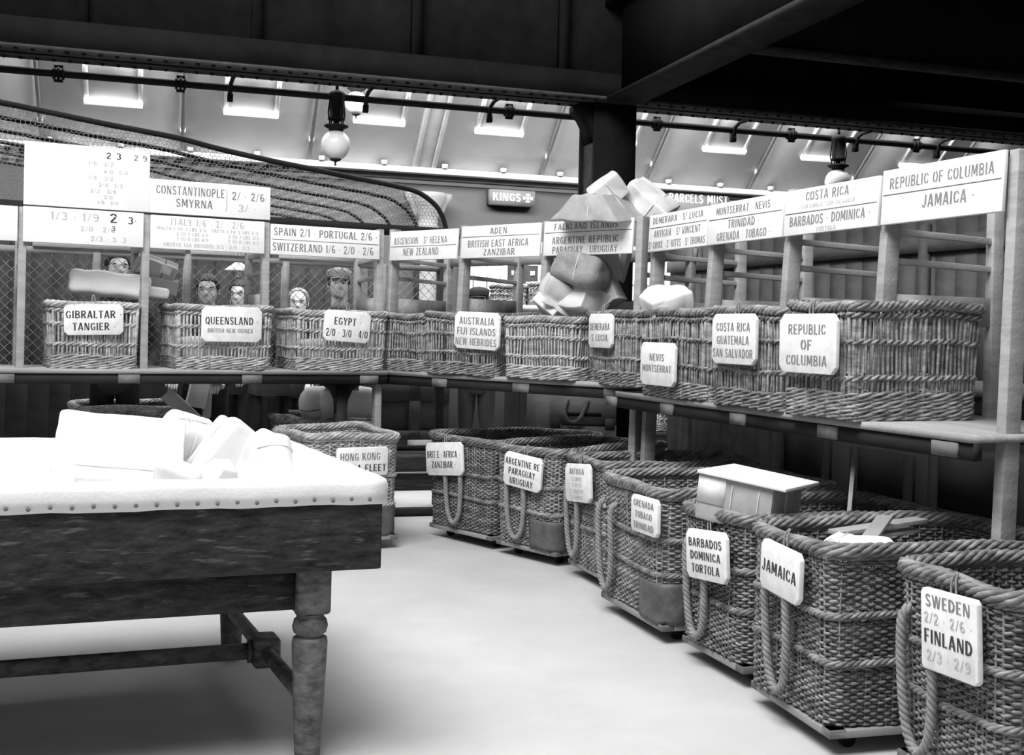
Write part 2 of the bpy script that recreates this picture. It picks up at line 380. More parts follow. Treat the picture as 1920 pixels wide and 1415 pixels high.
for k, a in enumerate(rib_x):
    big = abs(a - at_slope(792, 318)[1]) < 0.01
    mb = MB()
    if big:
        for s in (-0.11, 0.11): mb.bar((a + s, -0.02, ZL - .03), (a + s, -5.2, ZL + 5.2 * SL - .03), 0.05, 0.09)
        mb.bar((a, -0.02, ZL - .005), (a, -5.2, ZL + 5.2 * SL - .005), 0.17, 0.05)
        mb.build('ceiling_rib', 'stonework', ceil, bevel=0.01)
    else:
        mb.tube([(a, -0.02, ZL - .03), (a, -5.2, ZL + 5.2 * SL - .03)], 0.022, 8, ref=(1, 0, 0))
        for q in np.arange(0.25, 5, 0.62): mb.tube([(a, -q, ZL + q * SL - .03), (a, -q - .05, ZL + (q + .05) * SL - .03)], 0.032, 8, ref=(1, 0, 0))
        mb.build('ceiling_conduit', 'stonework', ceil, smooth=True)
# skylight boxes in the sloping ceiling
SR_ = Matrix.Rotation(BA, 4, 'Z') @ Matrix.Rotation(math.pi - math.atan(SL), 4, 'X')
for k, (x, y, hw) in enumerate(((130, 182, .26), (213, 187, .0), (471, 207, .26), (711, 223, .26), (936, 243, .26), (1150, 262, .26), (1358, 277, .26), (1540, 293, .26), (1722, 308, .26)), 0):
    if hw == 0 or k == 0: 
        if k == 0: continue
        hw = .26
    p, lx, ly = at_slope(x, y)
    w = root('window_%d' % k, p, rot=SR_, kind='structure')
    MB().box(-hw - .03, hw + .03, -.05, .02, -.02, .06).build('window_sill', 'plaster', w, bevel=.01)
    MB().box(-hw - .03, -hw + .02, .02, 1.0, -.02, .03).build('window_jamb', 'plaster', w)
    MB().box(hw - .02, hw + .03, .02, 1.0, -.02, .03).build('window_jamb', 'plaster', w)
    MB().box(-hw, hw, .95, 1.05, -.02, .05).build('window_head', 'plaster', w)
    MB().box(-hw + .02, hw - .02, .02, .96, -.015, .012).build('window_pane', 'skylight', w)

# stone column under the cornice
def stone_column(x, label):
    lx = along(x, 400, B0, E1); q = B0 + E1 * lx - E2 * 0.16
    r_ = root('stone_column', (q[0], q[1], 0), BA, label, 'column')
    MB().lathe([(.17, 0), (.17, .12), (.13, .2), (.125, .3), (.115, 2.55)], 24).build('shaft', 'columnpaint', r_, True)
    MB().lathe([(.115, 2.55), (.14, 2.57), (.14, 2.6), (.12, 2.62), (.13, 2.7), (.18, 2.82), (.22, 2.92), (.22, 2.98)], 24).build('capital', 'columnpaint', r_, True)
    mb = MB()
    for s in (-1, 1): mb.prism([(s * .12, 2.66), (s * .17, 2.74), (s * .22, 2.86), (s * .27, 2.92), (s * .27, 2.98), (s * .12, 2.98)], -.07, .07)
    mb.build('scroll_bracket', 'columnpaint', r_)
stone_column(796, 'pale stone column with scrolled capital behind the wire cage')

# signs on the far wall
def wall_sign(name, label, x0, x1, y0, y1, lines):
    a = along((x0 + x1) / 2, (y0 + y1) / 2, B0 - E2 * .03, E1); q = B0 - E2 * .03 + E1 * a
    A, B = at_plane(x0, (y0 + y1) / 2, q, E1), at_plane(x1, (y0 + y1) / 2, q, E1); C, D = at_plane((x0 + x1) / 2, y0, q, E1), at_plane((x0 + x1) / 2, y1, q, E1)
    w, h = np.linalg.norm((B - A)[:2]), C[2] - D[2]
    r_ = root(name, (q[0], q[1], (C[2] + D[2]) / 2), BA, label, 'sign')
    MB().box(-w / 2, w / 2, -.03, .13, -h / 2, h / 2).build('sign_board', 'signgrey', r_)
    lettering(r_, lines, w, h, -.034)
wall_sign('wall_sign', 'grey wall sign reading KINGS with a white cross', 918, 1002, 357, 385, [('KINGS', .52, .52, 'white', .62, .37), ('+', .52, .6, 'white', .2, .84)])
wall_sign('notice_board', 'grey notice reading PARCELS MUST behind the shelf parcels', 1249, 1366, 359, 410, [('PARCELS MUST', .72, .32, 'white', .94)])

# ---------------------------------------------------------------- girder, pillar, pipe
PIL = np.array((0.655, 9.0)); ZG = 3.2
g_ = root('roof_girder', (PIL[0], PIL[1], ZG), BA, 'long black riveted girder crossing above the shelves', 'girder')
MB().box(-6.5, 7.5, -.02, .02, 0, 1.35).build('web_plate', 'steel', g_)
MB().box(-6.5, 7.5, -.19, .19, 0, .025).build('bottom_flange', 'flange', g_)
MB().box(-6.5, 7.5, -.19, -.165, .02, .20).build('flange_angle', 'steel', g_)
for q in np.arange(-6.2, 7.3, 1.15): MB().box(q - .035, q + .035, -.1, -.02, .1, 1.3).build('stiffener', 'steel', g_)
mb = MB()
for q in np.arange(-6.4, 7.4, .105):
    for yy in (-.15, .12): mb.lathe([(.017, 0), (.014, -.012), (.005, -.017)], 6, (q, yy, 0))
mb.build('rivet_heads', 'iron', g_, kind='stuff')
c_ = root('roof_cross_girder', (PIL[0], PIL[1], ZG), BA, 'dusty black cross girder running from the pillar towards the camera', 'girder')
MB().box(-.14, .14, -5.0, -.2, -.02, .015).build('bottom_flange', 'iron2', c_)
MB().box(-.02, .02, -5.0, -.2, .015, .8).build('web_plate', 'steel', c_)
j_ = root('roof_joist', (PIL[0], PIL[1], ZG), BA, 'thin black joist branching from the cross girder above the shelf signs', 'joist')
MB().box(.15, 7.5, -2.02, -1.9, -.01, .02).build('bottom_flange', 'iron2', j_)
MB().box(.15, 7.5, -1.97, -1.95, .02, .7).build('web_plate', 'steel', j_)
s_ = root('ceiling_soffit', (PIL[0], PIL[1], ZG), BA, kind='structure')
MB().box(-.1, 7.5, -5.0, 0, .75, .8).build('soffit_board', 'steel', s_)
p_ = root('iron_pillar', (PIL[0], PIL[1], 0), BA, 'square black iron pillar rising behind the shelf parcels', 'pillar')
MB().box(-.175, .175, -.05, -.02, 0, ZG).build('front_plate', 'steel', p_)
MB().box(-.15, .15, -.02, .26, 0, ZG).build('core', 'iron2', p_)
MB().box(-.175, .175, .26, .29, 0, ZG).build('back_plate', 'steel', p_)
MB().prism([(-.15, 2.9), (-.17, 3.0), (-.22, 3.09), (-.28, 3.15), (-.28, 3.2), (-.15, 3.2)], .0, .25).build('corbel', 'steel', p_)

PPo = PIL + E2 * .42; ZP = 3.165
pr = root('ceiling_pipe', (PPo[0], PPo[1], ZP), BA, 'long black iron gas pipe with clamps hung beneath the girder', 'pipe')
MB().tube([(-6.5, 0, 0), (7.5, 0, 0)], .027, 12, ref=(0, 0, 1)).build('pipe_run', 'iron', pr, True)
for x, y in ((110, 128), (339, 145), (955, 196), (1232, 220), (1484, 242), (1718, 262)):
    s = along(x, y, PPo, E1); mb = MB()
    for k in (-.03, 0, .03): mb.tube([(s + k - .009, 0, 0), (s + k + .009, 0, 0)], .050 if k == 0 else .042, 12)
    for k in (-1, 1): mb.tube([(s - .03, 0, k * .052), (s + .03, 0, k * .052)], .011, 6, ref=(0, 1, 0))
    mb.build('pipe_coupling', 'iron', pr)
for x, y in ((432, 160), (686, 178), (918, 198), (1375, 235), (1604, 252), (1756, 268)):
    s = along(x, y, PPo, E1); mb = MB()
    mb.tube([(s + .02, -.36, .05), (s + .01, -.1, .05), (s, -.035, .02), (s - .005, -.035, -.05)], .016, 6, ref=(1, 0, 0))
    mb.tube([(s, -.036, .03), (s, -.03, -.035), (s, 0, -.05), (s, .035, -.03), (s, .036, .03)], .014, 6, ref=(1, 0, 0))
    mb.box(s - .02, s + .02, -.025, .025, -.10, -.045)
    mb.build('pipe_hanger', 'iron', pr)

def arc_lamp(loc, label, gr, zs=1.0, rotz=BA):
    """loc: top of the suspension; gr: globe radius"""
    k = gr / .11
    r_ = root('hanging_lamp', loc, rotz, label, 'lamp', 'globe lamps hung from the roof pipe')
    def S(pr_): return [(a * k, b * k) for a, b in pr_]
    MB().lathe(S([(.012, 0), (.012, -.06)]), 8).build('suspension_rod', 'iron', r_)
    MB().lathe(S([(.02, -.05), (.05, -.06), (.066, -.08), (.062, -.10), (.055, -.11), (.055, -.25), (.064, -.255), (.064, -.27), (.05, -.275)]), 20).build('lamp_housing', 'iron', r_, True)
    for a in range(4):
        t = a * math.pi / 2 + .5
        mb = MB(); c, s = math.cos(t) * .066 * k, math.sin(t) * .066 * k
        mb.tube(smoothpath([(c * .9, s * .9, -.08 * k), (c, s, -.15 * k), (c * 1.15, s * 1.15, -.23 * k), (c * .95, s * .95, -.28 * k), (c * .95, s * .95, -.33 * k)], 14), .0055 * k, 5, ref=(1, .1, 0)); mb.build('side_rod', 'iron', r_)
    MB().lathe(S([(.02, -.27), (.025, -.32), (.06, -.325)]), 14).build('neck', 'iron', r_, True)
    MB().lathe(S([(.05, -.36), (.055, -.34), (.092, -.32), (.088, -.31), (.05, -.33), (.03, -.33)]), 20).build('crown_collar', 'iron', r_, True)
    a = np.linspace(.48, math.pi - .3, 18)
    MB().lathe([(gr * math.sin(q), -.36 * k - gr * .88 + gr * 1.02 * math.cos(q)) for q in a], 28).build('glass_globe', 'opal', r_, True)
    zb = -.36 * k - gr * .88 - gr * .97
    MB().lathe([(.035 * k, zb + .005), (.045 * k, zb), (.03 * k, zb - .012 * k), (.012 * k, zb - .018 * k), (.006 * k, zb - .03 * k), (.011 * k, zb - .037 * k), (.002, zb - .05 * k)], 14).build('bottom_finial', 'iron2', r_, True)
    return r_
q = at_plane(634, 172, PPo, E1); arc_lamp(q + np.array((0, -.05, .05)), 'globe lamp hanging from the pipe above the wire cage', .112)
q = at_plane(1570, 250, PPo, E1); arc_lamp(q + np.array((0, -.05, .03)), 'globe lamp half hidden behind the COSTA RICA sign board', .112)
q = at_depth(668, 192, 11.4); arc_lamp(q + np.array((0, 0, .46)), 'small far globe lamp showing just below the pipe', .112)

# ---------------------------------------------------------------- unit axes (three runs of shelving round the aisle)
def unit_frame(p, q):
    p, q = np.array(p, float), np.array(q, float); d = nrm(q - p); return p, d, np.array((-d[1], d[0])), math.atan2(d[1], d[0])
LP, LD, LN, LA = unit_frame((-0.975 - 2.5 * math.cos(R(26)), 8.05 - 2.5 * math.sin(R(26))), (-0.975, 8.05))
MP, MD, MN, MA = unit_frame((-0.955, 8.10), (0.645, 6.80))
RP, RD, RN, RA = unit_frame((0.67, 6.74), (1.62, 4.44))

# ---------------------------------------------------------------- wire cage behind the first run
CP = LP + LN * 0.92
cage = root('wire_cage', (CP[0], CP[1], 0), LA, 'arched wire-netting cage with iron hoops behind the first shelves', 'cage')
hoop_px = [(192, 231), (265, 245), (340, 260), (411, 279), (503, 300), (581, 316), (643, 329), (700, 340), (744, 349), (783, 360), (813, 381), (828, 402), (835, 424)]
prof = []
for x, y in hoop_px:
    w = at_plane(x, y, CP, LD); prof.append(((w[:2] - CP) @ LD, w[2]))
s0, z0 = prof[0]; s1, z1 = prof[1]
prof = [(s0 - 2.4, z0 + .12), (s0 - 1.6, z0 + .13), (s0 - .8, z0 + .09)] + prof + [(prof[-1][0] + .01, 2.2)]
prof = smoothpath([(a, 0, b) for a, b in prof], 70)
HP = .62
for k in range(6):
    o = MB(); o.tube(prof + np.array((0, k * HP, 0)), .017 if k else .021, 8, ref=(0, 1, 0)); o.build('iron_hoop', 'iron', cage, True)
# hexagonal netting laid over the hoops
pp = resample(prof, .01); dist = np.concatenate([[0], np.cumsum(np.linalg.norm(np.diff(pp, axis=0), axis=1))])
def on_barrel(s, t): return np.stack([np.interp(s, dist, pp[:, 0]), t, np.interp(s, dist, pp[:, 2]) + .004], -1)
cw = .075; seg = []
nS, nT = int(dist[-1] / (cw * 1.5)) , int(5 * HP / (cw * .866))
for i in range(nS):
    for j in range(nT):
        s = i * cw * 1.5 / 1.0; t = (j + (.5 if i % 2 else 0)) * cw * .866
        a = cw * .5
        P = [(s - a, t), (s - a / 2, t + a * .866), (s + a / 2, t + a * .866), (s + a, t)]
        seg += [(P[0], P[1]), (P[1], P[2]), (P[2], P[3])]
seg = np.array(seg); A = on_barrel(np.clip(seg[:, 0, 0], 0, dist[-1]), np.clip(seg[:, 0, 1], 0, 5 * HP)); B = on_barrel(np.clip(seg[:, 1, 0], 0, dist[-1]), np.clip(seg[:, 1, 1], 0, 5 * HP))
def wires(A, B, r):
    t = nrm(B - A); ref = np.where(np.abs(t[:, 2:3]) > .9, np.array([[1., 0, 0]]), np.array([[0, 0, 1.]]))
    a = nrm(np.cross(t, ref)); b = np.cross(a, t); ring = [a * r * math.cos(q) + b * r * math.sin(q) for q in (0, 2.094, 4.189)]
    v = np.stack([A + ring[0], A + ring[1], A + ring[2], B + ring[0], B + ring[1], B + ring[2]], 1).reshape(-1, 3)
    k = np.arange(len(A))[:, None] * 6
    f = np.concatenate([k + np.array([[0, 1, 4, 3]]), k + np.array([[1, 2, 5, 4]]), k + np.array([[2, 0, 3, 5]])])
    return MB().add(v, f)
wires(A, B, .0016).build('barrel_netting', 'wire', cage, kind='stuff')
# the same netting closing the front of the arch
ce = .036; seg = []; ztop = lambda s: np.interp(s, pp[:, 0], pp[:, 2])
for i in range(int((pp[-1, 0] + 1.2) / (ce * .866)) + 1):
    for j in range(int(.75 / (ce * .75)) + 1):
        x = -1.2 + (i + (.5 if j % 2 else 0)) * ce * .866; z = 2.22 + j * ce * .75; a = ce * .5
        P = [(x, z - a), (x + a * .866, z - a / 2), (x + a * .866, z + a / 2), (x, z + a)]
        for k in range(3):
            u_, v_ = P[k], P[k + 1]
            if u_[1] < ztop(u_[0]) and v_[1] < ztop(v_[0]) and max(u_[0], v_[0]) < pp[-1, 0]: seg.append((u_, v_))
seg = np.array(seg); A = np.stack([seg[:, 0, 0], np.zeros(len(seg)), seg[:, 0, 1]], -1); B = np.stack([seg[:, 1, 0], np.zeros(len(seg)), seg[:, 1, 1]], -1)
wires(A, B, .0019).build('hexagonal_netting', 'wire', cage, kind='stuff')
# flat front of the cage: posts, rails, diamond netting
cx0, cx1 = -1.2, prof[-1][0]
def cs(x, y): return along(x, y, CP, LD)
MB().box(cx0, cx1 + .12, -.03, .03, 2.14, 2.22).build('top_rail', 'woodvd', cage)
MB().box(cx0, cx1, -.025, .025, 1.87, 1.912).build('middle_rail', 'wood', cage)
MB().box(cx0, cx1, -.025, .025, .98, 1.06).build('bottom_rail', 'woodvd', cage)
for x in (180, 350, 534, 716): MB().box(cs(x, 540) - .025, cs(x, 540) + .025, -.03, .03, 1.0, 1.91).build('post', 'wood', cage)
MB().box(cx1 - .06, cx1, -.03, .03, 0, 2.18).build('post', 'woodvd', cage)
for k in range(5): MB().box(cx1 - .02, cx1 + .02, .02 + k * HP * 1.0, .06 + k * HP, 1.0, 2.2).build('side_post', 'woodvd', cage)
d = .072; A, B = [], []
zlo, zhi = 1.06, 1.87; hh = zhi - zlo
for k in np.arange(cx0 - hh, cx1, d):
    for sgn in (0, 1):
        xa, xb = k, k + hh; za, zb = zlo, zhi
        if xa < cx0: za += cx0 - xa; xa = cx0
        if xb > cx1: zb -= xb - cx1; xb = cx1
        if xb - xa < .02: continue
        if sgn: za, zb = zlo + zhi - za, zlo + zhi - zb
        A.append((xa, .035 + .004 * sgn, za)); B.append((xb, .035 + .004 * sgn, zb))
wires(np.array(A), np.array(B), .0026).build('diamond_netting', 'wire', cage, kind='stuff')
bs = cs(742, 500)
for k, s in enumerate(np.arange(-1.2, bs, .17)): MB().box(s, s + .166, 1.95, 1.98, 0, 2.15).build('shade_plank', 'shadedk', cage)  # backing added behind the cage, coloured near black in place of shade
# long white rate board hung on the cage
sb = root('rate_board', tuple(CP + LN * -.04) + (0,), LA, 'long white board with faint lettering fixed on the wire cage', 'sign')
for a, b, txt in ((cs(60, 470), cs(345, 478), ''), (cs(355, 480), cs(500, 483), 'CHINA FLEET'), (cs(520, 484), cs(706, 492), '')):
    MB().box(a, b, -.012, .0, 1.914, 2.01).build('sign_panel', 'white', sb)
    if txt: mb = MB(); text_mesh(mb, txt, (a + b) / 2, 1.935, .03, -.0135, (b - a) * .5); mb.build('lettering', 'inkfaint', sb)
# ================================================================== the three runs of shelving
ZS = {'L': 1.11, 'M': 1.11, 'R': 1.07}
def shelf_run(tagk, P, D, N, A, post_px, depth, label, s_end=None, out=0.05, legs=(), sign_top=2.10, lean=.05, rung_z=(1.895, 1.76), side_z=1.62):
    r_ = root('sorting_shelf', (P[0], P[1], 0), A, label, 'shelving')
    zs = ZS[tagk]; sp = [along(x, 560, P, D) for x in post_px]
    if s_end: sp = sp + list(s_end)
    a, b = sp[0], sp[-1]
    pw, pd = .047, .075
    for k, s in enumerate(sp):
        z0 = 0.0 if k in legs else zs - .09
        MB().hexa([(s - pw / 2, 0, z0), (s + pw / 2, 0, z0), (s + pw / 2, pd, z0), (s - pw / 2, pd, z0),
                   (s - pw / 2, lean, sign_top + .012), (s + pw / 2, lean, sign_top + .012), (s + pw / 2, lean + pd, sign_top + .012), (s - pw / 2, lean + pd, sign_top + .012)]).build('front_post', 'wood', r_, bevel=.004)
        MB().box(s - pw / 2, s + pw / 2, depth - .06, depth, 0.0 if k in legs else zs - .09, sign_top - .09).build('back_post', 'wood', r_, bevel=.004)
        for z in rung_z: MB().bar((s, lean + .06, z + .005), (s, depth - .03, z - .01), .024, .028).build('rung', 'wood', r_, bevel=.003)
        if not (tagk == 'R' and k == 4): MB().box(s - .012, s + .012, .07, depth - .06, side_z - .13, side_z).build('side_board', 'woodx', r_)
    MB().box(a - .04, b + .04, -out, depth, zs - .03, zs).build('shelf_board', 'woodx', r_)
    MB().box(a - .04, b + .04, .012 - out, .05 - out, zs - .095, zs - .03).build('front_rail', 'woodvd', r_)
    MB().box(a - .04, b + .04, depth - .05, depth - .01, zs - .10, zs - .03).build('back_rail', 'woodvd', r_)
    zh = sign_top - (.17 if tagk == 'L' else .22)
    if tagk != 'R': MB().box(a - .04, b + .04, depth - .04, depth - .01, zh, zh + .08).build('header_rail', 'woodx', r_)
    for s in sp:      # pale worn joint blocks on the rail
        MB().box(s - .16, s - .03, -.002 - out, .014 - out, zs - .09, zs - .035).build('joint_block', 'joint', r_)
    return r_, sp
def shelf_sign(r_, s0, s1, z0, z1, lines, lean0, label, rule=None, m='white'):
    """a painted board fixed to the front posts, tilted with them"""
    h = z1 - z0; w = s1 - s0
    o = bpy.data.objects.new('sign_board', None); COL.objects.link(o); o.parent = r_
    o.location = ((s0 + s1) / 2, lean0 - .012, (z0 + z1) / 2); o.rotation_euler = (-.05, 0, 0); o['label'] = label
    MB().box(-w / 2, w / 2, -.009, .009, -h / 2, h / 2).build('board', m, o, bevel=.003)
    lettering(o, lines, w, h, -.0105)
    if rule: MB().box(-w / 2 + .01, w / 2 - .01, -.0106, -.009, (rule - .5) * h - .002, (rule - .5) * h + .002).build('ruled_line', 'inkmid', o)
I, IM, IF = 'ink', 'inkmid', 'inkfaint'

# first run, left
LR, Ls = shelf_run('L', LP, LD, LN, LA, (-190, 40, 273, 500, 716), .6, 'weathered wooden sorting shelf with ITALY and SPAIN boards beside the wire cage', legs=(4,), sign_top=2.09)
yl = .035
shelf_sign(LR, Ls[0] - .03, Ls[1] - .03, 1.885, 2.10, [], yl, 'plain white board')
shelf_sign(LR, Ls[1], Ls[2] - .02, 1.885, 2.105, [('1/3 . 1/9', .78, .22, IF, .4, .42), ('2', .8, .26, I, .1, .74), ('3.', .76, .2, I, .1, .9), ('2/0 . 2/6.', .45, .14, IF, .5, .62), ('3', .5, .14, I, .1, .74), ('2/3 . 3. 3', .18, .14, IF, .5, .7)], yl, 'white board with stencilled rates and black hand-painted figures')
shelf_sign(LR, Ls[1], Ls[2] + .015, 2.115, 2.51, [('2 3', .87, .10, I, .2, .70), ('2 9', .87, .09, IM, .18, .92), ('1/6 . 2/2', .73, .06, IF, .5, .6), ('4/0  5/0', .61, .06, IF, .5, .72), ('1/9 . 3/2', .50, .06, IF, .5, .6), ('2/0  3/3', .39, .06, IF, .5, .68), ('2/3 . 3/9', .29, .06, IF, .5, .62), ('3/0', .2, .06, IF, .3, .66), ('1/8 . 2/4', .11, .05, IF, .5, .66)], yl + .03, 'tall white rate board with faint columns of figures')
shelf_sign(LR, Ls[2] + .015, Ls[3] + .02, 2.115, 2.335, [('CONSTANTINOPLE', .70, .26, IM, .56, .33), ('SMYRNA', .34, .24, IM, .3, .36), ('}', .5, .62, IF, .05, .63), ('2/ . 2/6.', .66, .24, IM, .3, .82), ('3/ .', .3, .22, IF, .2, .8)], yl + .025, 'white board stencilled CONSTANTINOPLE and SMYRNA')
shelf_sign(LR, Ls[2] + .022, Ls[3] - .02, 1.885, 2.10, [('ITALY 1/6 . 2/ . 2/6.', .83, .2, IF, .66), ('MALTA 1 TO 3 LBS 2/0 . CRETE 1 TO 3 LBS 2/3.', .62, .10, IF, .9, .5), ('3 TO 7 LBS 3/0 .', .47, .10, IF, .3, .37), ('3 TO 7 LBS 3/3 .', .47, .10, IF, .3, .82), ('7 TO 11 LBS 4/0 .', .32, .10, IF, .3, .37), ('7 TO 11 LBS 4/3 .', .32, .10, IF, .3, .82), ('GREECE VIA BRINDISI 2/3 . 2/9 . 3/3 .', .14, .11, IF, .78)], yl, 'white board stencilled ITALY with small rows of rates')
shelf_sign(LR, Ls[3] + .022, Ls[4] - .02, 1.885, 2.09, [('SPAIN 2/1 . PORTUGAL 2/6 .', .76, .25, IM, .95), ('SWITZERLAND 1/6 . 2/0 . 2/6 .', .26, .26, IM, .97)], yl, 'white board stencilled SPAIN PORTUGAL and SWITZERLAND', rule=.5)
# dark bracketed leg under the first run
bl = root('bracket_leg', tuple(LP + LD * along(648, 760, LP, LD) + LN * .12) + (0,), LA, 'dark wooden leg with curved brackets holding up the EGYPT hamper shelf', 'leg')
MB().box(-.037, .037, -.04, .04, 0, 1.015).build('upright', 'woodvd', bl)
for s in (-1, 1): MB().prism([(s * .037, .80), (s * .045, .90), (s * .075, .965), (s * .12, .995), (s * .16, 1.013), (s * .037, 1.013)][::s], -.03, .03).build('corner_bracket', 'woodvd', bl)

# second run across the corner
MR, Ms = shelf_run('M', MP, MD, MN, MA, (722, 856, 1011, 1187), .68, 'weathered wooden sorting shelf across the corner with ADEN and FALKLAND ISLANDS boards', legs=(3,), sign_top=2.10)
shelf_sign(MR, Ms[0] + .022, Ms[1] - .018, 1.885, 2.09, [('ASCENSION . S^T HELENA .', .66, .24, IM, .84, .48), ('NEW ZEALAND .', .28, .25, IM, .58)], yl, 'white board stencilled ASCENSION and NEW ZEALAND', rule=.47)
shelf_sign(MR, Ms[1] + .018, Ms[2] - .014, 1.885, 2.10, [('ADEN', .82, .19, IM, .22, .48), ('BRITISH EAST AFRICA .', .44, .22, IM, .82, .5), ('ZANZIBAR', .17, .2, IM, .4)], yl, 'white board stencilled ADEN and BRITISH EAST AFRICA', rule=.66)
shelf_sign(MR, Ms[2] + .014, Ms[3] - .022, 1.885, 2.10, [('FALKLAND ISLANDS', .84, .19, IM, .72, .48), ('ARGENTINE REPUBLIC .', .44, .21, IM, .8, .5), ('PARAGUAY . URUGUAY .', .16, .2, IM, .78)], yl, 'white board stencilled FALKLAND ISLANDS and ARGENTINE REPUBLIC', rule=.67)
MB().box(Ms[2], Ms[3], .60, .63, 1.30, 1.62).build('back_board', 'woodx', MR)

# third run, towards the camera on the right
RR, Rs = shelf_run('R', RP, RD, RN, RA, (1204, 1314, 1455, 1634, 1868), .7, 'weathered wooden sorting shelf nearest the camera with COSTA RICA and JAMAICA boards', out=.14, legs=(0, 4), sign_top=2.105, lean=.07, rung_z=(1.86, 1.735), side_z=1.60)
yr = .052
shelf_sign(RR, Rs[0] + .005, Rs[1] - .005, 1.885, 2.10, [('DEMERARA . S^T LUCIA', .83, .17, IM, .86), ('ANTIGUA . S^T VINCENT', .47, .19, IM, .8), ('S^T CROIX . S^T KITTS . S^T THOMAS', .17, .19, IM, .97)], yr, 'white board stencilled DEMERARA and ANTIGUA', rule=.64)
shelf_sign(RR, Rs[1] + .006, Rs[2] - .006, 1.885, 2.10, [('MONTSERRAT . NEVIS .', .80, .18, IM, .78), ('TRINIDAD .', .46, .20, IM, .42), ('GRENADA . TOBAGO .', .17, .20, IM, .72)], yr, 'white board stencilled MONTSERRAT and TRINIDAD', rule=.61)
shelf_sign(RR, Rs[2] + .008, Rs[3] - .008, 1.885, 2.10, [('COSTA RICA .', .82, .2, IM, .52), ('GUATEMALA . SAN SALVADOR .', .6, .09, IF, .6), ('BARBADOS . DOMINICA .', .30, .21, IM, .86), ('TORTOLA .', .08, .1, IF, .3)], yr, 'white board stencilled COSTA RICA and BARBADOS', rule=.48)
shelf_sign(RR, Rs[3] + .012, Rs[4] - .01, 1.885, 2.115, [('REPUBLIC OF COLUMBIA', .74, .2, IM, .86), ('JAMAICA .', .34, .22, IM, .42, .58)], yr, 'white board stencilled REPUBLIC OF COLUMBIA and JAMAICA', rule=.54)

# ================================================================== wicker hampers
def rr_path(w, d, rc, n):
    """rounded rectangle, counter-clockwise from the front-left, n samples and outward normals"""
    pts = []
    for cx, cy, a0 in ((w / 2 - rc, -d / 2 + rc, -90), (w / 2 - rc, d / 2 - rc, 0), (-w / 2 + rc, d / 2 - rc, 90), (-w / 2 + rc, -d / 2 + rc, 180)):
        for a in np.radians(np.linspace(a0, a0 + 90, 7)): pts.append((cx + rc * math.cos(a), cy + rc * math.sin(a), 0))
    p = np.array(pts); q = np.vstack([p, p[:1]])
    dd = np.concatenate([[0], np.cumsum(np.linalg.norm(np.diff(q, axis=0), axis=1))])
    s = np.linspace(0, dd[-1], n, endpoint=False)
    out = np.stack([np.interp(s, dd, q[:, k]) for k in range(3)], -1)
    t = np.roll(out, -1, 0) - np.roll(out, 1, 0); t = nrm(t)
    return out, np.stack([t[:, 1], -t[:, 0], np.zeros(n)], -1), dd[-1]
class Shape:
    def __init__(s, w, d, h, rc, flare, seed):
        s.w, s.d, s.h, s.rc, s.fl = w, d, h, rc, flare; rg = np.random.default_rng(seed); s.a = rg.uniform(-1, 1, 4); s.ph = rg.uniform(0, 6.28, 6); s.rg = rg
    def loop(s, z, n, off=0.0):
        p, nn, L = rr_path(s.w, s.d, s.rc, n); f = 1 + s.fl * (z / s.h - 1)
        p = p * np.array((1 + s.fl * (z / s.h - 1) * min(1, s.d / s.w), f * 0 + 1 + s.fl * (z / s.h - 1) * min(1, s.w / s.d), 1))
        th = np.arange(n) / n * 2 * math.pi
        bul = .010 * (np.sin(2 * th + s.ph[0]) * s.a[0] + np.sin(3 * th + s.ph[1] + z * 4) * s.a[1] + .6 * np.sin(7 * th + s.ph[2] + z * 7) * s.a[2])
        sag = .010 * (z / s.h) * np.sin(2 * th + s.ph[3]) * s.a[3] + .004 * np.sin(5 * th + s.ph[4] + 9 * z)
        return p + nn * (off + bul)[:, None] + np.stack([0 * th, 0 * th, z + sag], -1), nn
def woven(mb, sh, z0, z1, pitch, r, pair=.036, amp=.0055, n=4):
    L = 2 * (sh.w + sh.d); N = 2 * int(L / pair / 2)
    k = 0
    for z in np.arange(z0, z1, pitch):
        p, nn = sh.loop(z, N * 2)
        j = np.arange(N * 2); alt = np.where(j % 4 < 2, 1.0, -1.0) * (1 if k % 2 else -1)
        p = p + nn * (amp * alt)[:, None]; p[:, 2] += sh.rg.normal(0, .0013, N * 2)
        mb.tube(p, r * sh.rg.uniform(.85, 1.1), n, True); k += 1
def stakes(mb, sh, z0, z1, spacing, r, n=4, jitter=.004, skip=0.0):
    N = int(2 * (sh.w + sh.d) / spacing); lev = [sh.loop(z, N)[0] for z in np.linspace(z0, z1, 4)]
    j = sh.rg.normal(0, jitter, (4, N, 3)) * np.array((1, 1, 0))
    for i in range(N):
        if sh.rg.random() < skip: continue
        mb.tube([lev[q][i] + j[q, i] for q in range(4)], r * sh.rg.uniform(.75, 1.2), n, ref=(1, .3, 0))
def twist(sh, z, R_, r, pitch, strands=3, off=0.0, n=5):
    p, nn = sh.loop(z, 160, off); return MB().rope(p, R_, r, pitch, strands, n, True)

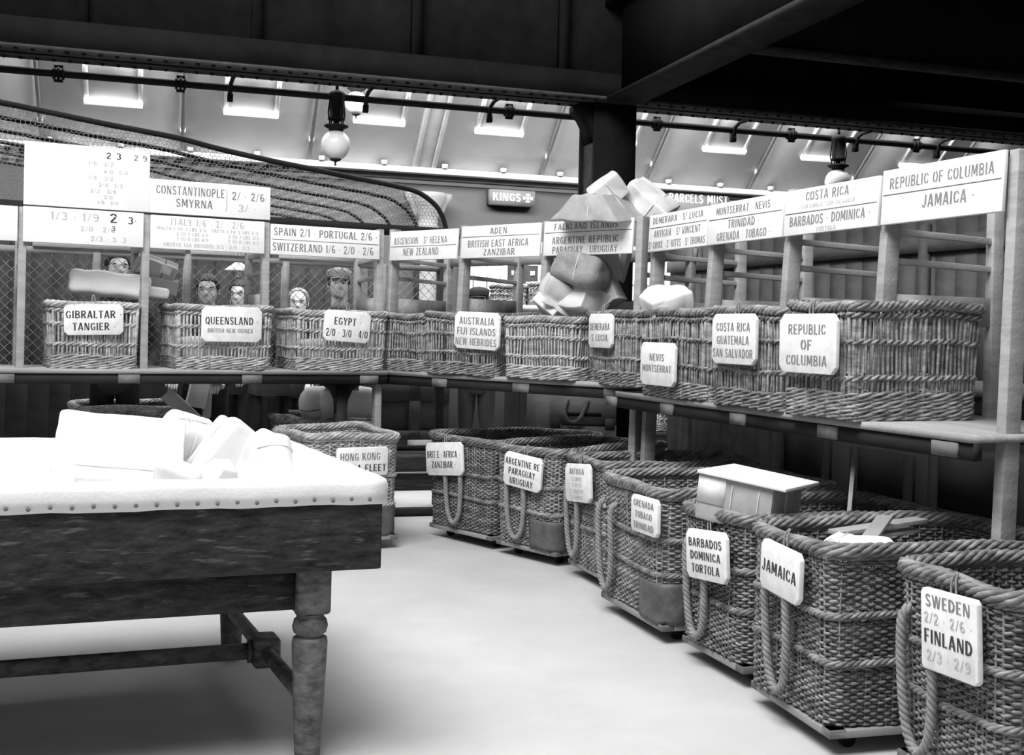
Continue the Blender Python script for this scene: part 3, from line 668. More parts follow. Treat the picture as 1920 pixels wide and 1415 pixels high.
def floor_hamper(FL, FR, d, h, label, wk='wicker', seed=1, handle=True, rc=.07, bands=(.36, .62), patch=(), flare=.05, cast=.06, hx=0.0, name='floor_hamper'):
    FL, FR = np.array(FL, float), np.array(FR, float); w = np.linalg.norm(FR - FL); D = (FR - FL) / w; N = np.array((-D[1], D[0])); A = math.atan2(D[1], D[0])
    c = (FL + FR) / 2 + N * d / 2
    r_ = root(name, (c[0], c[1], 0), A, label, 'hamper', 'wicker hampers on the floor')
    zb = cast + .03; H_ = h - zb; sh = Shape(w, d, H_, rc, flare, seed)
    base = bpy.data.objects.new('body', None); COL.objects.link(base); base.parent = r_; base.location = (0, 0, zb)
    mb = MB(); woven(mb, sh, .012, H_ - .05, .0118, .0060, .027, .0048); mb.build('wicker_weave', wk, base, True, kind='stuff')
    mb = MB(); stakes(mb, sh, 0, H_ - .03, .027, .0048); mb.build('wicker_stakes', wk, base, True, kind='stuff')
    for k, b in enumerate(bands): twist(sh, H_ * b, .0085, .0068, .10, 4, .006).build('waling_band', wk, base, True)
    twist(sh, H_ * .945, .0085, .0068, .10, 4, .004).build('waling_band', wk, base, True)
    rm_ = twist(sh, H_ - .012, .0185, .0095, .24, 6, .004, 6); rm_.tube(sh.loop(H_ - .012, 120, .004)[0], .016, 6, True); rm_.build('rim', wk, r_, True).location = (0, 0, zb)
    bt, _ = sh.loop(0, 64); MB().add(np.vstack([bt * (1, 1, 0) + (0, 0, .005)]), np.arange(64)).build('bottom', 'wickerdk', base)
    # skid frame and wheels
    mb = MB(); ww, dd2 = w * (1 - flare) / 2 + .012, d * (1 - flare) / 2 + .012
    mb.box(-ww, ww, -dd2, -dd2 + .07, cast, zb); mb.box(-ww, ww, dd2 - .07, dd2, cast, zb); mb.box(-ww, -ww + .06, -dd2, dd2, cast, zb); mb.box(ww - .06, ww, -dd2, dd2, cast, zb)
    mb.build('skid_frame', 'crate', r_, bevel=.006)
    for sx in (-1, 1):
        for sy in (-1, 1):
            MB().tube([(sx * (ww - .09) - .012, sy * (dd2 - .12), cast / 2), (sx * (ww - .09) + .012, sy * (dd2 - .12), cast / 2)], cast / 2, 12).build('castor', 'iron', r_)
    for sx in patch:
        mb = MB(); rr = []
        for z in np.linspace(.0, H_ * .30, 9):
            p, nn = sh.loop(z, 120, .0165); i0 = 2 if sx > 0 else int(120 * (2 * d + w) / (2 * (w + d)))
            idx = np.arange(i0 - 8, i0 + 6) % 120
            q = p[idx].copy(); q[:, :2] += sh.rg.normal(0, .002, (len(idx), 2)); rr.append(q)
        rr = np.array(rr); m_, n_ = rr.shape[:2]; i = np.arange(m_ - 1)[:, None]; j = np.arange(n_ - 1)[None, :]
        o = mb.add(rr.reshape(-1, 3), np.stack([i * n_ + j, i * n_ + j + 1, (i + 1) * n_ + j + 1, (i + 1) * n_ + j], -1).reshape(-1, 4)).build('corner_patch', 'leather', base, True)
        o.modifiers.new('thick', 'SOLIDIFY').thickness = .006
    if handle:
        hw = .075; y = -d / 2 * (1) - .035
        pth = smoothpath([(hx - hw, y + .035, H_ * .78), (hx - hw * 1.02, y, H_ * .72), (hx - hw * 1.05, y + .005, H_ * .42), (hx - hw * .75, y + .012, H_ * .16), (hx, y + .012, H_ * .07), (hx + hw * .75, y + .012, H_ * .17), (hx + hw * 1.05, y + .005, H_ * .42), (hx + hw * 1.02, y, H_ * .72), (hx + hw, y + .035, H_ * .78)], 70)
        MB().rope(pth, .0088, .0088, .065, 3, 6, False, (0, 1, .01)).build('rope_handle', 'rope', base, True)
    return dict(root=r_, FL=FL, FR=FR, D=D, N=N, A=A, h=h, w=w, d=d, zb=zb)

def shelf_hamper(FL, FR, d, z, h, label, wk='wicker', seed=1, rows=5, bands=(.36, .66), rc=.035, corner=True, name='shelf_hamper'):
    FL, FR = np.array(FL, float), np.array(FR, float); w = np.linalg.norm(FR - FL); D = (FR - FL) / w; N = np.array((-D[1], D[0])); A = math.atan2(D[1], D[0])
    c = (FL + FR) / 2 + N * d / 2
    r_ = root(name, (c[0], c[1], z), A, label, 'hamper', 'open wicker hampers on the shelves')
    sh = Shape(w, d, h, rc, .03, seed)
    mb = MB()
    for k in range(rows):
        p_, _ = sh.loop(.010 + k * .0165, 160, .002); mb.rope(p_ if k % 2 else p_[::-1], .0062, .0068, .15, 2, 5, True)
    mb.build('wicker_base_weave', wk, r_, True, kind='stuff')
    mb = MB(); stakes(mb, sh, .0, h - .03, .0245, .0068, 5, .0025, .03); mb.build('wicker_stakes', wk, r_, True, kind='stuff')
    for b in bands: twist(sh, h * b, .0075, .0068, .075, 2, .002).build('waling_band', wk, r_, True)
    twist(sh, h - .055, .008, .0072, .075, 2, .002).build('waling_band', wk, r_, True)
    twist(sh, h - .016, .0150, .0095, .16, 5, .002).build('rim', wk, r_, True)
    if corner:
        for sx in (-1, 1):
            for sy in (-1, 1): MB().tube([(sx * (w / 2 - .022) * .97, sy * (d / 2 - .022) * .97, 0), (sx * (w / 2 - .018), sy * (d / 2 - .018), h - .03)], .013, 8, ref=(1, 0, 0)).build('corner_post', wk, r_, True)
    mb = MB()
    for y in np.arange(-d / 2 + .03, d / 2 - .02, .026): mb.tube([(-w / 2 + .02, y, .01), (w / 2 - .02, y, .01)], .008, 4)
    mb.build('wicker_bottom_weave', wk, r_, True, kind='stuff')
    return dict(root=r_, FL=FL, FR=FR, D=D, N=N, A=A, h=z + h, w=w, d=d)

def tag_board(hm, xl, xr, yt, yb, lines, label, roll=0.0, off=.045, cut=.12, m='whiteworn', name='hamper_label', cord_up=.06, pitch=0.0):
    """a clipped-corner painted board tied to the front of a hamper; its corners are read from the photograph"""
    p = hm['FL'] - hm['N'] * off; d = hm['D']; xc, yc = (xl + xr) / 2, (yt + yb) / 2
    c = at_plane(xc, yc, p, d); a, b = at_plane(xl, yc, p, d), at_plane(xr, yc, p, d); t, u = at_plane(xc, yt, p, d), at_plane(xc, yb, p, d)
    w, h = np.linalg.norm((b - a)[:2]), t[2] - u[2]
    r_ = root(name, c, label=label, cat='sign', group='painted labels tied to the hampers', rot=Matrix.Rotation(hm['A'], 4, 'Z') @ Matrix.Rotation(roll, 4, 'Y') @ Matrix.Rotation(pitch, 4, 'X'))
    k = cut * min(w, h)
    MB().prism([(-w / 2 + k, -h / 2), (w / 2 - k, -h / 2), (w / 2, -h / 2 + k), (w / 2, h / 2 - k), (w / 2 - k, h / 2), (-w / 2 + k, h / 2), (-w / 2, h / 2 - k), (-w / 2, -h / 2 + k)], -.011, .011).build('board', m, r_, bevel=.004)
    lettering(r_, lines, w, h, -.0128)
    cy = off - .0
    MB().tube(smoothpath([(-.012, 0.012, h / 2 - .01), (-.008, .012, h / 2 + cord_up * .6), (0, cy * .6, h / 2 + cord_up), (.008, .014, h / 2 + cord_up * .6), (.012, .012, h / 2 - .01)], 14), .004, 5, ref=(1, .2, 0)).build('cord', 'rope', r_)
    return r_

# ---- hampers standing on the floor
def fh(*a, **k): return floor_hamper(*a, **k)
Hk = fh((-1.30, 7.02), (-.775, 7.33), .72, .735, 'wicker hamper standing behind the sorting trough, tied label reading HONG KONG', 'wickerlt', 11, True, patch=(1,), bands=(.30, .60))
Cy = fh((-1.57, 8.22), (-1.05, 8.52), .8, .735, 'dark hamper under the first shelf labelled CEYLON, holding two big parcels', 'wicker', 12, False)
Lh = fh((-3.15, 8.15), (-2.52, 8.45), .75, .79, 'hamper under the first shelf, its rim showing beyond the big white box', 'wicker', 13, False)
Br = fh((-.635, 7.82), (-.19, 7.31), 1.0, .70, 'wicker hamper labelled BRIT E AFRICA, furthest of the row along the aisle', 'wickerdk', 14, hx=-.02)
Ar = fh((-.165, 7.25), (.205, 6.835), 1.0, .70, 'wicker hamper labelled ARGENTINE with a dark leather corner patch', 'wicker', 15, patch=(1,), hx=-.05)
An = fh((.27, 6.70), (.455, 6.19), .95, .70, 'wicker hamper labelled ANTIGUA standing under the corner of the shelves', 'wicker', 16, hx=-.12)
Gr = fh((.405, 5.86), (.640, 5.17), .95, .70, 'wicker hamper labelled GRENADA with patched corner, between ANTIGUA and BARBADOS', 'wicker', 17, patch=(1,), hx=-.22)
Ba = fh((.71, 5.04), (.885, 4.55), .95, .68, 'wicker hamper labelled BARBADOS holding a large tied box', 'wickerdk', 18, hx=-.07)
Ja = fh((.885, 4.40), (1.04, 3.83), .95, .70, 'wicker hamper labelled JAMAICA filled with boards and packets', 'wickerdk', 19, hx=-.02)
Sw = fh((1.22, 3.70), (1.36, 3.20), .95, .70, 'wicker hamper labelled SWEDEN and FINLAND at the near end of the row', 'wickerdk', 20, hx=-.1)

W_ = .9
tag_board(Hk, 631, 727, 838, 892, [('HONG KONG .', .68, .26, IM, .88), ('CHINA FLEET', .28, .24, I, .92)], 'white board reading HONG KONG CHINA FLEET tied to a floor hamper', cut=.07)
tag_board(Cy, 671, 712, 790, 815, [('CEYLON', .52, .5, I, .9)], 'small white board reading CEYLON, partly hidden under the shelf')
tag_board(Br, 800, 868, 829, 891, [('BRIT E . AFRICA .', .64, .20, I, .90), ('ZANZIBAR .', .33, .20, I, .66)], 'white board reading BRIT E AFRICA ZANZIBAR tied to the furthest aisle hamper', roll=-.10)
tag_board(Ar, 946, 1016, 852, 916, [('ARGENTINE RE', .74, .19, I, .92), ('PARAGUAY', .46, .19, I, .72), ('URUGUAY', .18, .19, I, .62)], 'white board reading ARGENTINE RE PARAGUAY URUGUAY tied to a hamper', roll=.07)
tag_board(An, 1062, 1108, 869, 941, [('ANTIGUA', .80, .15, IM, .86), ('S CROIX', .60, .11, IF, .6), ('S KITTS', .44, .11, IF, .6), ('S VINCENT', .28, .11, IF, .7), ('S THOMAS', .13, .1, IF, .7)], 'white board reading ANTIGUA above four faded names', roll=-.1)
tag_board(Gr, 1186, 1235, 931, 1001, [('GRENADA', .80, .18, IM, .9), ('TOBAGO', .5, .18, IM, .84), ('TRINIDAD', .2, .18, IM, .92)], 'white board reading GRENADA TOBAGO TRINIDAD tied to a hamper', roll=-.02)
tag_board(Ba, 1289, 1364, 994, 1088, [('BARBADOS', .74, .17, I, .86), ('DOMINICA', .48, .17, I, .86), ('TORTOLA', .22, .17, I, .72)], 'white board reading BARBADOS DOMINICA TORTOLA tied to a hamper', roll=-.10)
tag_board(Ja, 1429, 1502, 1022, 1118, [('JAMAICA', .5, .24, I, .88)], 'white board reading only JAMAICA, tied to a floor hamper', roll=.04)
tag_board(Sw, 1730, 1836, 1112, 1268, [('SWEDEN', .86, .15, IM, .8), ('2/2 . 2/6 .', .65, .13, IF, .86), ('FINLAND', .42, .17, I, .86), ('2/3 . 2/9', .19, .13, IF, .8)], 'tall white board reading SWEDEN and FINLAND with rates', roll=-.06, cut=.05)

# ---- hampers on the shelves
def sh_at(P, D, N, x0, x1, y, out, *a, **k):
    p = P - N * out; s0, s1 = along(x0, y, p, D), along(x1, y, p, D)
    return shelf_hamper(p + D * s0, p + D * s1, *a, **k)
zL, zM, zR = ZS['L'], ZS['M'], ZS['R']
Gi = sh_at(LP, LD, LN, 92, 263, 620, .03, .56, zL, .415, 'open wicker hamper on the first shelf labelled GIBRALTAR', 'wickerlt', 31)
Qu = sh_at(LP, LD, LN, 330, 507, 620, .05, .62, zL, .42, 'open wicker hamper on the first shelf labelled QUEENSLAND', 'wickerlt', 32)
Eg = sh_at(LP, LD, LN, 556, 723, 620, .05, .60, zL, .41, 'open wicker hamper on the first shelf labelled EGYPT', 'wickerlt', 33)
As = sh_at(MP, MD, MN, 722, 792, 620, .02, .55, zM, .40, 'open wicker hamper without label under the ASCENSION board', 'wicker', 34)
Au = sh_at(MP, MD, MN, 797, 928, 620, .07, .58, zM - .0, .41, 'open wicker hamper on the corner shelf labelled AUSTRALIA', 'wicker', 35)
Fa = sh_at(MP, MD, MN, 944, 1074, 620, .09, .58, zM, .39, 'pale open wicker hamper heaped with parcels under the FALKLAND ISLANDS board', 'wickerlt', 36)
De = sh_at(RP, RD, RN, 1100, 1193, 620, .14, .55, zR + .03, .44, 'open wicker hamper on the near shelf labelled DEMERARA', 'wicker', 37)
Ne = sh_at(RP, RD, RN, 1201, 1328, 620, .15, .6, zR, .47, 'open wicker hamper on the near shelf labelled NEVIS', 'wicker', 38)
Co = sh_at(RP, RD, RN, 1336, 1466, 620, .17, .6, zR, .475, 'open wicker hamper on the near shelf labelled COSTA RICA', 'wicker', 39)
Re = sh_at(RP, RD, RN, 1476, 1602, 620, .19, .66, zR, .49, 'open wicker hamper at the near end of the shelf labelled REPUBLIC OF COLUMBIA', 'wicker', 40, rows=7)
tag_board(Gi, 120, 232, 570, 628, [('GIBRALTAR .', .67, .24, I, .94), ('TANGIER .', .28, .24, I, .72)], 'white board reading GIBRALTAR TANGIER tied to the shelf hamper', off=.03, roll=-.03)
tag_board(Qu, 378, 491, 575, 641, [('QUEENSLAND .', .60, .21, I, .88), ('BRITISH NEW GUINEA .', .32, .12, IM, .8)], 'white board reading QUEENSLAND BRITISH NEW GUINEA tied to the shelf hamper', off=.03)
tag_board(Eg, 607, 694, 583, 641, [('EGYPT .', .66, .24, I, .58), ('2/0 . 3/0 . 4/0', .28, .24, I, .9)], 'white board reading EGYPT tied to the shelf hamper', off=.03, roll=.06)
tag_board(Au, 853, 937, 585, 655, [('AUSTRALIA', .76, .19, IM, .78), ('FIJI ISLANDS', .48, .19, IM, .86), ('NEW HEBRIDES', .2, .19, IM, .92)], 'white board reading AUSTRALIA FIJI ISLANDS NEW HEBRIDES', off=.03, roll=.03)
tag_board(De, 1106, 1149, 588, 652, [('DEMERARA', .62, .2, IM, .86), ('S LUCIA', .3, .2, IM, .7)], 'white board reading DEMERARA S LUCIA tied to the shelf hamper', off=.035)
tag_board(Ne, 1203, 1266, 642, 723, [('NEVIS', .66, .16, IM, .46), ('MONTSERRAT', .4, .16, IM, .86)], 'white board reading NEVIS MONTSERRAT tied to the shelf hamper', off=.04, cord_up=.1)
tag_board(Co, 1337, 1418, 588, 683, [('COSTA RICA', .74, .17, IM, .78), ('GUATEMALA', .48, .17, IM, .74), ('SAN SALVADOR', .22, .17, IM, .92)], 'white board reading COSTA RICA GUATEMALA SAN SALVADOR', off=.04)
tag_board(Re, 1463, 1569, 588, 700, [('REPUBLIC', .74, .17, IM, .66), ('OF', .48, .17, IM, .2), ('COLUMBIA', .22, .17, IM, .72)], 'white board tied to the shelf hamper reading REPUBLIC OF COLUMBIA', off=.045)
# ================================================================== parcels
def cubegrid(n):
    pts = []; fcs = []; idx = {}
    def vid(p):
        k = tuple(int(round(c * 1000)) for c in p)
        if k not in idx: idx[k] = len(pts); pts.append(p)
        return idx[k]
    g = np.linspace(-1, 1, n + 1)
    for ax in range(3):
        for sg in (-1, 1):
            for i in range(n):
                for j in range(n):
                    q = []
                    for a, b in ((i, j), (i + 1, j), (i + 1, j + 1), (i, j + 1)):
                        p = [0, 0, 0]; p[ax] = sg; p[(ax + 1) % 3] = g[a]; p[(ax + 2) % 3] = g[b]; q.append(vid(tuple(p)))
                    fcs.append(q if sg > 0 else q[::-1])
    return np.array(pts), np.array(fcs)
CG = cubegrid(18)
def crumple_noise(p, seed, freq):
    rg = np.random.default_rng(seed); out = np.zeros(len(p))
    for k in range(7):
        d = nrm(rg.normal(size=3)); out += (np.abs(np.sin(p @ d * freq * rg.uniform(.5, 2.0) + rg.uniform(0, 6))) - .6) / (1 + k * .35)
    return out / 3
def parcel(label, c, size, rot=(0, 0, 0), m='paper', seed=1, crumple=.012, rad=.015, strings=(), smat='string', name='parcel', taper=(1, 1), shear=0.0, stamp=None, group='paper parcels', smooth=True):
    """size: full x,y,z; strings: (axis, position) loops; taper: x,y scale at the top"""
    size = np.array(size, float); hf = size / 2; rad = min(rad, hf.min() * .95)
    r_ = root(name, c, label=label, cat='parcel', group=group, rot=Matrix.Rotation(R(rot[2]), 4, 'Z') @ Matrix.Rotation(R(rot[1]), 4, 'Y') @ Matrix.Rotation(R(rot[0]), 4, 'X'))
    q = CG[0] * hf; inner = np.clip(q, -(hf - rad), hf - rad); d = q - inner
    def warp(p):
        p = p.copy(); f = (p[:, 2] / hf[2] + 1) / 2
        p[:, 0] *= 1 + (taper[0] - 1) * f; p[:, 1] *= 1 + (taper[1] - 1) * f; p[:, 0] += shear * f; return p
    p = inner + rad * nrm(d); n_ = nrm(p / hf ** 1.0)
    p = p + n_ * (crumple * 1.9 * crumple_noise(p, seed, 12))[:, None]
    MB().add(warp(p), CG[1]).build('wrapping', m, r_, 'crease')
    for ax, pos in strings:
        a, b = (ax + 1) % 3, (ax + 2) % 3; t = np.linspace(0, 2 * math.pi, 49)[:-1]; e = .35
        pt = np.zeros((48, 3)); pt[:, ax] = pos
        pt[:, a] = np.sign(np.cos(t)) * np.abs(np.cos(t)) ** e * (hf[a] + .003); pt[:, b] = np.sign(np.sin(t)) * np.abs(np.sin(t)) ** e * (hf[b] + .003)
        ref = [0, 0, 0]; ref[ax] = 1
        MB().tube(warp(pt), .0032, 5, True, tuple(ref)).build('string', smat, r_)
    if stamp:
        ax_y, x0, x1, z0, z1, mm = stamp
        MB().box(x0, x1, -hf[1] - .006, -hf[1] + .01, z0, z1).build('address_label', mm, r_)
    return r_
def roll_parcel(label, c, r, L, rot, m='paperw', seed=1, name='rolled_parcel'):
    r_ = root(name, c, label=label, cat='parcel', group='paper parcels', rot=Matrix.Rotation(R(rot[2]), 4, 'Z') @ Matrix.Rotation(R(rot[1]), 4, 'Y') @ Matrix.Rotation(R(rot[0]), 4, 'X'))
    n = 32; th = np.arange(n) * 2 * math.pi / n; rg = []
    for z, k in ((-.5, .02), (-.5, .8), (-.49, .95), (-.46, 1), (-.2, 1.02), (0, .99), (.2, 1.02), (.46, 1), (.49, .95), (.5, .8), (.505, .02)):
        rr = r * k * (1 + .025 * np.sin(3 * th + seed + z * 5)); rg.append(np.stack([rr * np.cos(th), rr * np.sin(th), np.full(n, z * L)], -1))
    MB().rings(rg).build('wrapping', m, r_, True)
    MB().tube(np.stack([1.03 * r * np.cos(th), 1.03 * r * np.sin(th), np.full(n, .3 * L)], -1), .003, 5, True).build('string', 'string', r_)

# ================================================================== the sorting trough
TF = np.array((-.44, 3.66)); TX = np.array((math.cos(R(20.5)), math.sin(R(20.5)))); TY = np.array((-math.sin(R(25)), math.cos(R(25))))
TL, TW = 2.3, 1.47
tr = root('sorting_trough', (TF[0], TF[1], 0), 0, 'long dark wooden sorting trough lined with white canvas, full of parcels', 'trough')
def tp(a, b, z): q = a * TX + b * TY; return (q[0], q[1], z)
def tbox(mb, a0, a1, b0, b1, z0, z1):
    return mb.hexa([tp(a0, b0, z0), tp(a1, b0, z0), tp(a1, b1, z0), tp(a0, b1, z0), tp(a0, b0, z1), tp(a1, b0, z1), tp(a1, b1, z1), tp(a0, b1, z1)])
zt, zc, zb_, za = .925, .845, .635, .505
tbox(MB(), -TL, 0, .0, .045, zb_, zt - .012).build('front_board', 'wooddk', tr, bevel=.006)
tbox(MB(), -TL, 0, TW - .045, TW, zb_, zt - .012).build('back_board', 'wooddk', tr, bevel=.006)
tbox(MB(), -.045, 0, .045, TW - .045, zb_, zt - .012).build('end_board', 'wooddk', tr, bevel=.006)
tbox(MB(), -TL, -TL + .045, .045, TW - .045, zb_, zt - .012).build('end_board', 'wooddk', tr, bevel=.006)
tbox(MB(), -TL + .1, -.22, .07, .10, za, zb_ + .02).build('apron', 'wooddk', tr)
tbox(MB(), -TL + .1, -.22, TW - .10, TW - .07, za, zb_ + .02).build('apron', 'wooddk', tr)
tbox(MB(), -.19, -.16, .15, TW - .15, za, zb_ + .02).build('end_apron', 'wooddk', tr)
tbox(MB(), -TL + .045, -.045, .045, TW - .045, zb_, zb_ + .025).build('bottom_board', 'wooddk', tr)
# canvas: a rolled lip over the edge, a skirt outside, sloping sides inside
def lip(b_pts, name, along_a):
    mit = lambda off: max(off, -.006)
    rg = []
    for q in np.linspace(0, 1, 41):
        ring = []
        for off, z in b_pts:
            wz = .0015 * math.sin(q * 37 + off * 40) + .001 * math.sin(q * 91)
            if along_a == 'f': ring.append(tp(-TL + mit(off) + q * (TL - 2 * mit(off)), off + wz, z + wz))
            elif along_a == 'b': ring.append(tp(-TL + mit(off) + q * (TL - 2 * mit(off)), TW - off - wz, z + wz))
            elif along_a == 'r': ring.append(tp(-off - wz, mit(off) + q * (TW - 2 * mit(off)), z + wz))
            else: ring.append(tp(-TL + off + wz, mit(off) + q * (TW - 2 * mit(off)), z + wz))
        rg.append(ring)
    rg = np.array(rg); m_, n_ = rg.shape[:2]; i = np.arange(m_ - 1)[:, None]; j = np.arange(n_ - 1)[None, :]
    o = MB().add(rg.reshape(-1, 3), np.stack([i * n_ + j, i * n_ + j + 1, (i + 1) * n_ + j + 1, (i + 1) * n_ + j], -1).reshape(-1, 4)).build(name, 'canvas', tr, True)
    o.modifiers.new('thick', 'SOLIDIFY').thickness = .004
lp = [(-.008, zc), (-.009, .88), (-.009, zt - .02), (-.004, zt - .004), (.012, zt + .003), (.035, zt + .001), (.052, zt - .012), (.062, zt - .04), (.10, .84), (.20, .74), (.34, .672), (.42, .665)]
lip(lp, 'canvas_lining', 'f'); lip(lp, 'canvas_lining', 'b')
lip([(-.008, zc), (-.009, zt - .02), (-.004, zt - .004), (.012, zt + .003), (.035, zt + .001), (.055, zt - .012), (.10, .87), (.22, .76), (.36, .68), (.45, .668)], 'canvas_lining', 'r')
lip(lp, 'canvas_lining', 'l')
tbox(MB(), -TL + .2, -.2, .2, TW - .2, .661, .669).build('canvas_floor', 'canvas', tr)
for a in np.arange(-TL + .03, 0, .0585):
    q = tp(a, -.0150, zc + .016 + .002 * math.sin(a * 50)); mb = MB(); mb.add(np.array([(0.0065 * math.cos(t) * TX[0] + q[0], 0.0065 * math.cos(t) * TX[1] + q[1] - 0.0, q[2] + .0065 * math.sin(t)) for t in np.arange(8) * math.pi / 4] + [(q[0] + .004 * TX[1], q[1] - .004 * TX[0], q[2])]), np.array([[k, (k + 1) % 8, 8] for k in range(8)])); mb.build('tack', 'tack', tr)
legp = [(.036, 0), (.040, .02), (.050, .24), (.057, .42), (.054, .435), (.042, .442), (.042, .447), (.052, .455), (.057, .475), (.052, .497), (.044, .505), (.044, .512), (.05, .52)]
legp = [(r, z * .94) for r, z in legp]
for a, b in ((-.20, .09), (-.20, TW - .10), (-TL + .2, .09), (-TL + .2, TW - .10)):
    q = tp(a, b, 0)
    o = MB(); o.lathe(legp, 24, q); o.build('turned_leg', 'woodleg', tr, True)
    tbox(MB(), a - .054, a + .054, b - .054, b + .054, .489, zb_ + .01).build('leg_block', 'woodleg', tr, bevel=.012)
def rail(a, b, r): MB().tube([a, b], r, 14).build('round_rail', 'woodleg', tr, True)
zr = .20
rail(tp(-.20, .10, zr), tp(-.20, TW - .11, zr), .027); rail(tp(-TL + .2, .10, zr), tp(-TL + .2, TW - .11, zr), .027)
bm_ = TW * .50
rail(tp(-TL + .2, bm_, zr), tp(-.20, bm_, zr), .030)
for a in (-.20, -TL + .2): tbox(MB(), a - .048, a + .048, bm_ - .062, bm_ + .062, zr - .055, zr + .055).build('joint_block', 'woodleg', tr, bevel=.014)
MB().tube([tp(-.262, bm_, zr), tp(-.248, bm_, zr)], .043, 16).build('joint_collar', 'woodleg', tr, True)

def tw(a, b, z): q = tp(a, b, z); return (q[0] + TF[0], q[1] + TF[1], z)
parcel('big flat white box standing upright in the sorting trough', at_depth(222, 858, 4.05), (.42, .24, .25), (-22, 6, 22), 'paperw', 1, .008, .02, ((2, -.07),), 'string')
parcel('white folded packet lying against the trough front under the big box', tw(-1.05, .22, .885), (.30, .16, .09), (10, 0, 22), 'paper', 2, .012, .04)
parcel('white parcel tied with two strings between big box and roll', at_depth(352, 838, 4.25), (.24, .26, .20), (22, 14, 40), 'paper', 3, .014, .03, ((0, -.04), (0, .06), (1, .02)), taper=(.7, .7))
parcel('pointed white parcel beside the roll in the trough', at_depth(425, 858, 4.15), (.19, .22, .24), (0, 40, 30), 'paperw', 4, .012, .02, ((1, .0),))
roll_parcel('stout white paper roll standing near the trough end', at_depth(511, 885, 3.98), .072, .24, (-26, -12, 0), 'paperw', 3)
parcel('small folded paper packet showing a shaded triangular end', at_depth(412, 897, 3.92), (.17, .13, .12), (30, 8, 45), 'paper', 5, .01, .015, taper=(.35, .6))
parcel('small white packet wedged under the tied parcel', at_depth(335, 892, 3.90), (.16, .12, .09), (10, 20, 10), 'paper', 6, .012, .03)
parcel('thin white packet leaning on the roll', at_depth(470, 872, 4.02), (.07, .2, .22), (-20, 24, 24), 'paper', 8, .01, .02)
parcel('large white parcel at the far end of the trough', tw(-1.75, .7, .84), (.45, .5, .32), (6, 0, 24), 'paperw', 9, .02, .05, ((0, 0),))

# ---- parcels on and in the shelves
parcel('crumpled paper parcel balanced on top of the FALKLAND ISLANDS board', at_depth(1122, 388, 6.98), (.50, .34, .16), (8, 4, -36), 'paperg', 21, .028, .012, ((0, .03), (1, .0)), taper=(.42, .75))
parcel('square paper packet perched highest above the FALKLAND ISLANDS board', at_depth(1140, 358, 7.02), (.21, .20, .15), (20, -38, -10), 'paper', 22, .012, .012, ((0, 0.02),))
parcel('pale paper parcel sloping down behind the DEMERARA board', at_depth(1218, 376, 7.05), (.30, .24, .12), (25, 40, -10), 'paperw', 23, .018, .012, ((0, .05),))
hp = dict(group='parcels heaped in the FALKLAND ISLANDS hamper')
FY = float(Fa['root'].location[1])
parcel('round bundle sewn in rough cloth on top of the heaped hamper', at_depth(1092, 510, FY - .26), (.31, .28, .19), (-14, 8, -30), 'sack', 24, .022, .06, ((0, .02),), **hp)
parcel('white flap-topped parcel behind the sewn bundle', at_depth(1118, 496, FY - .02), (.26, .2, .2), (10, -14, 10), 'paper', 25, .035, .012, **hp)
parcel('crumpled white parcel under the sewn bundle, beside the shelf post', at_depth(1048, 553, FY - .15), (.21, .24, .17), (12, 24, 10), 'paper', 26, .035, .012, **hp)
parcel('bulging white parcel in the middle of the heaped hamper', at_depth(1092, 562, FY - .2), (.26, .22, .17), (-22, 6, -50), 'paper', 27, .035, .012, **hp)
parcel('white parcel with pointed end against the corner post', at_depth(1140, 552, FY - .12), (.2, .24, .15), (0, -22, -20), 'paper', 28, .03, .012, taper=(.7, .8), **hp)
parcel('small board-like packet slanting at the hamper rim', at_depth(1030, 578, FY - .14), (.20, .14, .07), (-30, 32, -40), 'paper', 29, .008, .01, **hp)
parcel('narrow pale packet upright against the corner post', at_depth(1168, 500, FY + .1), (.05, .1, .2), (0, 14, -20), 'paper', 30, .006, .01, **hp)
parcel('parcel lying low inside the heaped hamper', (Fa['root'].location[0], Fa['root'].location[1], zM + .15), (.40, .42, .26), (0, 0, -40), 'paperg', 31, .02, .03, ((0, 0),), **hp)
parcel('lumpy white parcel under the DEMERARA board', at_depth(1248, 566, 6.35), (.24, .24, .12), (14, -18, 12), 'paperw', 32, .03, .02)
parcel('pale parcel low inside the AUSTRALIA hamper', (Au['root'].location[0], Au['root'].location[1], zM + .11), (.34, .36, .18), (0, 0, -30), 'paper', 33, .02, .04)
parcel('white parcel low inside the QUEENSLAND hamper', (Qu['root'].location[0] - .06, Qu['root'].location[1], zL + .11), (.40, .38, .18), (0, 0, 30), 'paperw', 34, .02, .04)
parcel('rounded parcel low inside the EGYPT hamper', (Eg['root'].location[0] - .03, Eg['root'].location[1], zL + .11), (.40, .38, .18), (0, 0, 20), 'paper', 35, .02, .06)
parcel('long white parcel lying across the GIBRALTAR hamper', at_depth(205, 533, 7.6), (.5, .3, .16), (0, 4, 24), 'paperw', 36, .012, .04)
parcel('brown wrapped box with a pasted label leaning by the first shelf post', at_depth(290, 507, 7.85), (.28, .24, .16), (12, 18, 20), 'paperg', 37, .006, .015, ((0, .05),), 'twine', stamp=(1, .03, .1, .02, .07, 'paperw'))
parcel('flat brown box under the labelled box', at_depth(285, 530, 7.85), (.34, .26, .10), (6, 10, 20), 'paperg', 38, .006, .012)
parcel('pale flat parcel end lying beside the QUEENSLAND hamper', at_depth(285, 548, 7.75), (.2, .24, .07), (0, 6, 24), 'paperw', 39, .008, .025)

